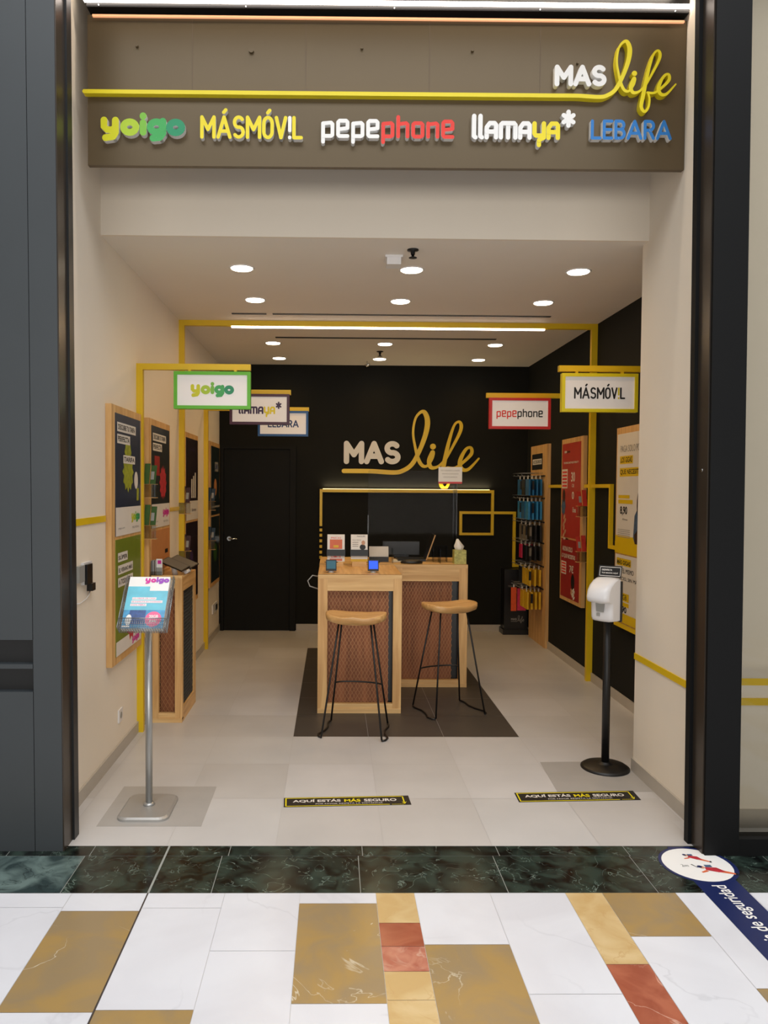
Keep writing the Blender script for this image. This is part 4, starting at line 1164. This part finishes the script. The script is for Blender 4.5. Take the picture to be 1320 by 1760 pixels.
# acrylic screen with notice
H2 = 1.021
t = thing('protective_screen', 'clear acrylic protective screen standing on the rear desk', 'screen', (.68, 6.40, H2))
b = MB(); b.box(.295, 1.05, 6.398, 6.403, H2 + .005, 1.80, 'acrylic'); b.build('pane', t)
b = MB(); b.box(.295, .30, 6.398, 6.55, H2 + .001, 1.42, 'acrylic_edge'); b.box(1.045, 1.05, 6.403, 6.60, H2 + .001, 1.80, 'acrylic_edge'); b.build('side_wing', t)
for x_ in (.50, .90):
    b = MB(); b.box(x_, x_ + .006, 6.33, 6.47, H2, H2 + .12, 'acrylic_edge'); b.build('foot', t)
t = thing('paper_notice', 'white printed notice with red lower edge taped on the clear screen', 'notice', (.985, 6.39, 1.69))
b = MB(); b.box(.888, 1.088, 6.393, 6.3945, 1.692, 1.832, 'paper'); b.build('sheet', t)
c = Canvas(lambda s_, t_, d_: (.888 + s_, 6.393 - d_, 1.692 + t_)); c.rect(0, 0, .2, .016, 'red_sign')
for i, wd in enumerate(('POR TU SEGURIDAD Y LA NUESTRA', 'MANTÉN LA DISTANCIA', 'ATENCIÓN INDIVIDUAL')): c.text(wd, .02 + .01 * i, .105 - .027 * i, .16 - .02 * i, .012, 'ink_grey', .001)
c.build('lettering', t)
# laptop, papers, placard, tissue box
t = thing('laptop', 'open dark laptop on the rear desk seen from its side', 'laptop', (.75, 6.62, H2))
b = MB(); b.box(.56, .80, 6.50, 6.74, H2, H2 + .018, 'black_plastic'); b.build('keyboard_base', t)
b = MB(); b.obox((.80, 6.50, H2 + .012), (.010, 0, 0), (0, .2, 0), (.075, .0, .215), 'black_plastic'); b.obox((.80, 6.497, H2 + .012), (.010, 0, 0), (0, .003, 0), (.075, .0, .215), 'pine'); b.build('display', t)
t = thing('monitor', 'low black screen lying at the back of the rear desk', 'monitor', (.6, 6.8, H2))
b = MB(); b.box(.45, .78, 6.81, 6.83, H2 + .03, H2 + .15, 'black_plastic'); b.build('screen', t)
b = MB(); b.box(.55, .68, 6.77, 6.87, H2, H2 + .03, 'black_plastic'); b.build('base', t)
t = thing('price_placard', 'small white printed placard between leaflet stand and laptop', 'placard', (.39, 6.42, H2))
b = MB(); b.obox((.31, 6.44, H2 + .045), (.165, 0, 0), (0, .004, 0), (0, .03, .085), 'paper')
for i in range(4): b.obox((.325, 6.4388 + .03 * (.022 + .014 * i) / .085, H2 + .062 + .014 * i), (.135, 0, 0), (0, .001, 0), (0, .001, .003), 'ink_grey')
b.build('card', t)
b = MB(); b.box(.31, .475, 6.43, 6.50, H2, H2 + .045, 'black_plastic'); b.build('holder', t)
def paper(pts, z, m, label):
    b = MB(); b.prism([(x, y, z) for x, y in pts], (0, 0, .004), m); tag(b.build('paper_sheet'), label, 'paper')
paper([(.50, 6.42), (.66, 6.45), (.64, 6.66), (.52, 6.64)], H2 + .0005, 'paper', 'loose white papers on the rear desk beside the laptop')
b = MB()
b.loft([[(.66 + .09 * r * math.cos(a) , 6.32 + .045 * r * math.sin(a), z) for a in [2 * PI * k / 14 for k in range(14)]] for r, z in ((1, H2 + .001), (1.05, H2 + .015), (.7, H2 + .03), (.2, H2 + .036))], 'black_plastic')
tag(b.build('card_reader'), 'dark rounded card reader on the front edge of the rear desk', 'card reader')
t = thing('tissue_box', 'patterned tissue box with white tissue at the right end of the rear desk', 'tissue box', (1.07, 6.44, H2))
b = MB(); b.box(1.012, 1.112, 6.28, 6.385, H2, H2 + .115, 'tissue_box'); b.build('carton', t)
b = MB()
ring = lambda r, z, ox=0: [(1.06 + ox + r * (1 + .25 * math.sin(3 * a)) * math.cos(a), 6.333 + r * .6 * math.sin(a), z + .006 * math.sin(5 * a)) for a in [2 * PI * k / 18 for k in range(18)]]
b.loft([ring(.03, H2 + .115), ring(.038, H2 + .14), ring(.022, H2 + .17, -.008), ring(.005, H2 + .205, -.016)], 'paper'); b.build('tissue', t)
t = thing('acrylic_box', 'small clear acrylic box on the rear desk beside the tissue box', 'box', (.93, 6.50, H2))
b = MB()
for q in ((.86, .98, 6.45, 6.453), (.86, .98, 6.55, 6.553)): b.box(q[0], q[1], q[2], q[3], H2, H2 + .14, 'acrylic')
for q in ((.86, .863), (.977, .98)): b.box(q[0], q[1], 6.453, 6.55, H2, H2 + .14, 'acrylic_edge')
b.build('walls', t)

# ------------------------------------------------------------------ stools
def stool(label, cx, cy, rz, H_=.765):
    t = thing('bar_stool', label, 'stool', (cx, cy, 0), rz, group='bar stools with wooden saddle seats')
    a_, b_ = .205, .15
    def outline(k, n=36):
        a = 2 * PI * k / n
        c_, s_ = math.cos(a), math.sin(a)
        e = .62
        x = a_ * math.copysign(abs(c_) ** e, c_); y = b_ * math.copysign(abs(s_) ** .8, s_)
        if y > 0: y *= 1 - .12 * (1 - abs(x / a_))      # slightly waisted back edge
        return x, y
    n = 36
    def dish(x, y): return .022 * (abs(x) / a_) ** 2 - .012 + .012 * math.exp(-(x / .035) ** 2) * (1 if y < 0 else .3) * min(1, abs(y) / .1)
    rings = []
    for q, zo in ((.80, -.045), (.97, -.03), (1.0, -.012)):
        rings.append([(outline(k)[0] * q, outline(k)[1] * q, H_ + .04 + zo + .5 * dish(*outline(k)) - .012) for k in range(n)])
    for q in (1.0, .93, .75, .5, .25, .05):
        rings.append([(outline(k)[0] * q, outline(k)[1] * q, H_ + .04 + dish(outline(k)[0] * q, outline(k)[1] * q) - (.004 if q == 1 else 0)) for k in range(n)])
    b = MB(); b.loft(rings, 'seat_wood'); b.build('seat', t, world=False)
    r = .0065
    tops = H_ + .0
    def leg(sx, sy):
        b = MB(); b.tube([(sx * .105, sy * .065, tops), (sx * .20, sy * .185, .012)], r, 'black_steel', 8); b.build('leg', t, world=False)
    for sx in (-1, 1):
        for sy in (-1, 1): leg(sx, sy)
        pts = [(sx * x, y, .0075) for x, y in ((.20, -.185), (.222, -.165), (.232, -.12), (.205, -.04), (.197, .04), (.212, .12), (.208, .165), (.20, .185))]
        b = MB(); b.tube(pts, r, 'black_steel', 8); b.build('floor_rail', t, world=False)
    f_ = (tops - .29) / tops
    lx, ly = .105 + (.095) * f_, .065 + .12 * f_
    b = MB(); b.tube([(lx * math.cos(a), ly + .06 * math.sin(a) * 1.0, .29) for a in [PI * k / 12 for k in range(13)]], r * .9, 'black_steel', 8); b.build('footrest', t, world=False)
    b = MB(); b.box(-.12, .12, -.075, .075, tops - .004, tops + .002, 'black_steel'); b.build('mounting_plate', t, world=False)
    return t
s1 = stool('bar stool with wooden seat directly before the front counter', .16, 5.085, math.radians(-10))
s2 = copy_tree(s1); s2.location = (.865, 5.575, 0); s2.rotation_euler.z = math.radians(20)
s2['label'] = 'bar stool with wooden seat before the rear desk, turned sideways'

# ------------------------------------------------------------------ magazine stand
sx, sy = -.935, 3.85
t = thing('magazine_stand', 'silver pole stand with wire basket of magazines left of the entrance', 'magazine stand', (sx, sy, 0))
def rrect(cx, cy, hx, hy, r, z, n=6):
    out = []
    for qx, qy, a0 in ((1, 1, 0), (-1, 1, 90), (-1, -1, 180), (1, -1, 270)):
        for k in range(n + 1):
            a = math.radians(a0 + 90 * k / n)
            out.append((cx + qx * (hx - r) + r * math.cos(a), cy + qy * (hy - r) + r * math.sin(a), z))
    return out
b = MB(); b.loft([rrect(sx, sy - .01, .128, .155, .05, 0), rrect(sx, sy - .01, .128, .155, .05, .012), rrect(sx, sy - .01, .118, .145, .048, .02)], 'silver_base', smooth=False); b.build('base', t)
b = MB(); b.lathe(sx, sy, [(.0175, .02), (.0175, .97)], 'silver', 20); b.lathe(sx, sy, [(.03, .02), (.026, .03), (.0176, .034)], 'silver', 20); b.build('pole', t)
# basket: tilted tray; local axes e (across), g (up the slope), n (outwards)
O = Vector((-1.043, 3.70, .935)); e = Vector((1, 0, 0)); g = Vector((0, .62, .785)).normalized(); nn_ = Vector((0, -.785, .62)).normalized()
BW, BH, BD = .232, .305, .055
b = MB()
def wl(p, q): b.tube([O + e * p[0] + g * p[1] + nn_ * p[2], O + e * q[0] + g * q[1] + nn_ * q[2]], .0012, 'wire', 5)
k = 0
for i in range(20):
    x_ = BW * i / 19
    wl((x_, 0, 0), (x_, 0, BD)); wl((x_, 0, 0), (x_, BH * .97, 0))
for i in range(26):
    y_ = BH * i / 25; dd = BD if y_ < .2 else BD * (1 - .3 * (y_ - .2) / .1)
    for x_ in (0, BW): wl((x_, y_, 0), (x_, y_, dd))
for i in range(5):
    z_ = BD * i / 4
    wl((0, 0, z_), (BW, 0, z_))
    for x_ in (0, BW): wl((x_, 0, z_), (x_, BH if i < 4 else BH * .7, z_ if i < 4 else BD))
for i in range(6): wl((BW * i / 5 * 0, .01 * i, BD), (BW, .01 * i, BD))
for i in range(24): wl((BW * i / 23, 0, BD), (BW * i / 23, .05, BD))
for pp in (((0, 0, 0), (0, BH, 0)), ((BW, 0, 0), (BW, BH, 0)), ((0, BH, 0), (BW, BH, 0)), ((0, .05, BD), (BW, .05, BD)), ((0, 0, BD), (0, BH * .97, BD * .75)), ((BW, 0, BD), (BW, BH * .97, BD * .75))):
    p, q = pp; b.tube([O + e * p[0] + g * p[1] + nn_ * p[2], O + e * q[0] + g * q[1] + nn_ * q[2]], .0026, 'wire', 6)
b.build('wire_basket', t)
b = MB(); b.obox(O + e * .05 + g * .09 - nn_ * .012, e * .13, g * .09, nn_ * .010, 'silver'); b.build('bracket', t)
for i in range(4):
    d0 = .004 + .009 * i
    b = MB(); b.obox(O + e * .014 + g * .004 + nn_ * d0, e * .203, g * (.292), nn_ * .007, 'paper')
    o = b
    if i == 3:
        fnm = lambda s_, t_, d_: O + e * (.014 + s_) + g * (.004 + t_) + nn_ * (d0 + .0072 + d_)
        t2 = thing('magazine', 'front magazine with aqua cover and magenta title in the wire basket', 'magazine', tuple(O + e * .1))
        b.build('pages', t2)
        c = Canvas(fnm)
        c.rect(0, 0, .203, .235, 'cyan_print', .0004); c.rect(0, .0, .203, .10, 'aqua_print', .0006); c.rect(.03, .02, .11, .10, 'navy_print', .0008)
        c.rect(.11, .21, .203, .235, 'paper', .0005)
        yoigo(c, .08, .249, .12, .042, 0, .001, cols=['ink_magenta', 'ink_magenta', 'ink_violet', 'ink_violet', 'ink_violet'])
        for q, (s_, w_) in enumerate(((.03, .12), (.028, .155), (.026, .08))):
            c.rect(s_, .158 - .018 * q, s_ + w_, .172 - .018 * q, 'paper', .0012); c.text(('LO MEJOR DE CASA', 'SE DISFRUTA EN COMPAÑÍA', 'CON FIBRA')[q], s_ + .004, .161 - .018 * q, w_ - .008, .008, 'ink_magenta', .0016)
        c.ell(.15, .05, .04, .042, 'pink_print', .0014); c.text('20GB', .128, .055, .045, .018, 'paper', .0018, .03); c.text('39€', .13, .03, .04, .016, 'paper', .0018, .03)
        c.ell(.03, .045, .015, .03, 'paper', .0014); c.rect(.005, .003, .04, .015, 'paper', .0015)
        c.build('cover', t2)
    else:
        tag(b.build('magazine'), 'magazine stacked behind the front cover in the wire basket', 'magazine', 'magazines behind the front one in the basket')

# ------------------------------------------------------------------ sanitizer dispenser stand
sx, sy = 1.622, 4.42
t = thing('sanitizer_stand', 'white hand sanitizer dispenser on black pole with round base', 'dispenser', (sx, sy, 0))
b = MB(); b.lathe(sx, sy, [(.14, 0), (.14, .008), (.125, .018), (.05, .028), (.03, .03), (.028, .04)], 'black_steel', 40); b.build('base', t)
b = MB(); b.lathe(sx, sy, [(.0225, .03), (.0225, 1.0)], 'black_steel', 20); b.build('pole', t)
dt = t
ang = math.radians(-50)       # the dispenser faces a little to the left of the camera
ex = Vector((math.cos(ang), math.sin(ang), 0)); ey = Vector((-math.sin(ang), math.cos(ang), 0))
def dl(x, y, z): return Vector((sx - .0, sy - .025, .885)) + ex * x + ey * y + Vector((0, 0, z))
b = MB(); b.obox(dl(-.075, -.005, 0.0), ex * .15, ey * .018, Vector((0, 0, .235)), 'black_plastic'); b.build('backplate', t)
# body: side profile lofted across the width with rounded shoulders
prof = [(-.02, 0), (-.085, .004), (-.095, .02), (-.097, .06), (-.10, .105), (-.105, .115), (-.14, .118), (-.152, .13), (-.155, .15), (-.145, .185), (-.12, .215), (-.08, .24), (-.04, .252), (-.005, .255), (-.005, 0)]
rings = []
for xx, q in ((-.07, .80), (-.062, .93), (-.045, 1.0), (0, 1.02), (.045, 1.0), (.062, .93), (.07, .80)):
    rings.append([dl(xx, -.005 + (y + .005) * q, .125 + (z - .125) * (1 - (1 - q) * .35)) for y, z in prof])
b = MB(); b.loft(rings, 'white_plastic'); b.build('dispenser_body', t)
b = MB(); c0 = [dl(x_, -.1035, z_) for x_, z_ in ((-.03, .115), (.03, .115), (.024, .06), (-.024, .06))]
b.poly([tuple(p) for p in c0], 'grey_plastic'); b.obox(dl(-.022, -.104, .035), ex * .02, ey * .004, Vector((0, 0, .018)), 'grey_plastic'); b.build('nozzle_recess', t)
ex = Vector((math.cos(-.12), math.sin(-.12), 0)); ey = Vector((-math.sin(-.12), math.cos(-.12), 0))
b = MB(); n0 = Vector((sx - .066, sy - .01, 1.14)); b.box(sx - .01, sx + .01, sy - .005, sy + .005, 1.0, 1.15, 'black_plastic')
b.obox(n0, ex * .132 + Vector((0, 0, -.006)), ey * .004, Vector((.014, .02, .066)), 'black_plastic'); pl = b.build('sign_plate', t)
fn = lambda s_, t_, d_: n0 + (ex * .132 + Vector((0, 0, -.006))) * s_ + Vector((.014, .02, .066)) * t_ - ey * (d_ + .001)
c = Canvas(fn); 
c.rect(.05, .1, .95, .15, 'poster_white'); c.rect(.05, .85, .95, .9, 'poster_white'); c.rect(.05, .1, .07, .9, 'poster_white'); c.rect(.93, .1, .95, .9, 'poster_white')
c.text('DESINFECTA', .14, .56, .44, .15, 'poster_white', .001, .03); c.text('TUS MANOS AQUÍ', .14, .3, .7, .16, 'poster_white', .001, .03); c.build('lettering', pl)

# ------------------------------------------------------------------ floor stickers
def sticker(p00, p10, p01, label):
    """p00 near-left, p10 near-right, p01 far-left floor points"""
    p00, p10, p01 = [Vector((a, b_, 0)) for a, b_ in (p00, p10, p01)]
    U = p10 - p00; V = p01 - p00
    t = thing('floor_sticker', label, 'floor sticker', tuple(p00), group='black floor stickers with yellow outline')
    b = MB(); b.obox(p00 + Vector((0, 0, .0005)), U, V, (0, 0, .001), 'ink_black'); b.build('thin_sheet', t)
    fn = lambda s_, t_, d_: p00 + U * s_ + V * t_ + Vector((0, 0, .0016 + d_))
    c = Canvas(fn); Y = 'yellow_sign'
    c.rect(.012, .06, .022, .94, Y); c.rect(.022, .88, .955, .94, Y); c.rect(.012, .03, .83, .08, Y)
    c.rect(.945, .2, .955, .94, Y); c.face([(.93, .32), (.95, .06), (.97, .32), (.95, .24)], Y)
    for q in range(8): c.rect(.85 + .012 * q, .03, .856 + .012 * q, .08, Y)
    c.text('AQUÍ ESTÁS', .07, .42, .38, .36, 'poster_white', .0004, .03); c.text('MÁS', .478, .42, .13, .36, Y, .0004, .03); c.text('SEGURO', .635, .42, .26, .29, 'poster_white', .0004, .03)
    c.text('POR FAVOR RESPETA LA DISTANCIA', .25, .2, .53, .12, 'poster_white', .0004)
    c.build('lettering', t)
sticker((-.246, 3.862), (.418, 3.895), (-.252, 3.978), 'black and yellow floor sticker with white lettering in the middle of the entrance')
sticker((.989, 3.927), (1.648, 3.957), (.993, 4.049), 'black and yellow floor sticker with white lettering by the right wall and sanitizer stand')
b = MB(); b.box(-1.14, -.632, 3.64, 4.132, .0003, .0008, 'thin_sheet')  # flat grey patch, darker than the tiles around it
tag(b.build('floor_patch'), 'thin grey square patch on the floor under the magazine stand', 'mat', 'thin grey floor patches')
b = MB(); b.prism([(1.233, 4.066, .0003), (XC - .013, 4.066, .0003), (XC - .013, 4.53, .0003), (1.26, 4.513, .0003)], (0, 0, .0005), 'thin_sheet')
tag(b.build('floor_patch'), 'thin grey square patch on the floor under the sanitizer stand', 'mat', 'thin grey floor patches')
# distance marker out in the mall
t = thing('distance_marker', 'navy floor strip with round white disc and white lettering at the right entrance corner', 'floor sticker', (1.62, 3.2, 0))
b = MB(); b.prism([(1.545, 1.6, .0004), (1.715, 1.6, .0004), (1.715, 3.30, .0004), (1.655, 3.43, .0004), (1.555, 3.43, .0004), (1.53, 3.30, .0004)], (0, 0, .001), 'navy_vinyl'); b.lathe(1.617, 3.265, [(.162, .0004), (.162, .0016)], 'navy_vinyl', 40); b.build('strip', t)
b = MB(); b.lathe(1.614, 3.265, [(.146, .0016), (.146, .0022)], 'paper', 40); dsc = b.build('disc', t)
c = Canvas(lambda s_, t_, d_: (1.614 + s_, 3.265 + t_, .0023 + d_))
def figure(c, ox, oy, a, k):
    R = lambda x_, y_: (ox + (x_ * math.cos(a) - y_ * math.sin(a)) * k, oy + (x_ * math.sin(a) + y_ * math.cos(a)) * k)
    c.face([R(-.03, 0), R(.02, -.012), (R(.05, .0)), R(.02, .03), R(-.03, .025)], 'coral', .0004)
    c.face([R(.02, -.01), R(.085, -.02), R(.088, -.008), R(.03, .012)], 'orange_print', .0003); c.face([R(-.03, .0), R(-.055, -.02), R(-.05, -.028), R(-.02, -.01)], 'orange_print', .0003)
    c.ell(*R(-.042, .022), .012 * k, .012 * k, 'skin_print', .0005); c.ell(*R(-.05, .026), .011 * k, .01 * k, 'navy_vinyl', .0006)
    c.face([R(.085, -.024), R(.097, -.022), R(.095, -.004), R(.086, -.006)], 'ink_black', .0005); c.rect(ox - .02 * k, oy + .03 * k, ox + .01 * k, oy + .05 * k, 'denim_print', .0004)
figure(c, .045, -.055, math.radians(-10), 1.0); figure(c, .01, .055, math.radians(-20), .75)
c.face([(-.03, .0), (-.012, -.03), (-.009, -.03), (-.024, .002)], 'ink_black', .0003); c.text('2m', -.075, -.02, .03, .02, 'ink_black', .0003)
c.build('print', dsc)
# lettering reads away from the shop: rotate so its baseline runs along +y to -y
R_ = lambda a, b_: (1.685 - b_, 0 + a)
c = Canvas(lambda s_, t_, d_: (s_, t_, .0018 + d_))
def rotl(a, b_): return (1.600 + b_, 3.04 - a)
vs, fs = text_mesh('distancia de seguridad', .012)
xa, xb = min(v[0] for v in vs), max(v[0] for v in vs); hh = .078
sc = .57 / (xb - xa)
i0 = len(c.mb.v)
for vx, vy in vs:
    c.mb.v.append((1.60 + vy * sc * 1.25, 2.52 + (vx - xa) * sc, .0018))
# mirror-free rotation: +x of the text runs toward the shop (+y), +y of the text toward -x
for k_ in range(i0, len(c.mb.v)):
    x_, y_, z_ = c.mb.v[k_]; c.mb.v[k_] = (1.60 + 1.60 + .045 - x_, y_, z_)
kk = c.mb.mi('paper')
for f_ in fs: c.mb.f.append(tuple(i0 + q for q in f_)); c.mb.m.append(kk); c.mb.sm.append(False)
c.build('lettering', t)

# ------------------------------------------------------------------ fittings on the walls
t = thing('door_controller', 'small grey and black control unit with thin wire on the left wall', 'control unit', (XL, 3.96, 1.1))
b = MB(); b.box(XL, XL + .02, 3.86, 3.945, 1.155, 1.24, 'grey_plastic'); b.build('plate', t)
b = MB(); b.box(XL, XL + .03, 3.955, 4.04, 1.135, 1.24, 'black_plastic'); b.build('reader', t)
b = MB(); b.box(XL, XL + .03, 4.035, 4.09, 1.092, 1.132, 'black_plastic'); b.build('button', t)
b = MB(); b.box(XL, XL + .015, 3.945, 4.075, 1.134, 1.25, 'white_plastic'); b.build('housing', t)
b = MB(); b.tube([(XL + .01, 4.06, 1.09), (XL + .01, 4.04, 1.07), (XL + .008, 4.0, 1.055), (XL + .008, 3.9, 1.045), (XL + .006, 3.86, 1.05)], .0025, 'white_plastic', 6); b.build('wire', t)
t = thing('wall_outlet', 'small white outlet low on the left wall below the first poster', 'outlet', (XL, 4.66, .22))
b = MB(); b.box(XL, XL + .008, 4.61, 4.69, .2, .28, 'white_plastic'); b.build('cover', t)
b = MB(); b.lathe(0, 0, [(.02, 0), (.02, .002)], 'grey_plastic', 16)
b.v = [(XL + .008 + z, 4.65 + x, .24 + y) for x, y, z in b.v]; b.build('socket', t)
t = thing('wall_outlet', 'white and dark outlet pair low on the left wall near the door', 'outlet', (XL, 8.35, .3))
b = MB(); b.box(XL, XL + .012, 8.2, 8.52, .27, .37, 'white_plastic'); b.build('cover', t)
b = MB(); b.box(XL + .012, XL + .018, 8.38, 8.48, .285, .345, 'black_plastic'); b.build('socket', t)
t = thing('handle_plate', 'two tiny lock fittings on the right steel mullion', 'lock', (1.677, 3.40, 1.72))
b = MB(); b.lathe(0, 0, [(.008, 0), (.008, .003)], 'chrome', 12); b.v = [(1.6685 - z, 3.41 + x, 1.74 + y) for x, y, z in b.v]; b.build('cylinder', t)

# ------------------------------------------------------------------ the mall behind the camera (seen only in reflections)
sbox('wall_mall_opposite', -8, 8, -9.2, -9, 0, 3.2, 'wall_paint')
sbox('trim_3', -8, 8, -9, -8.2, 3.2, 4.0, 'cladding')
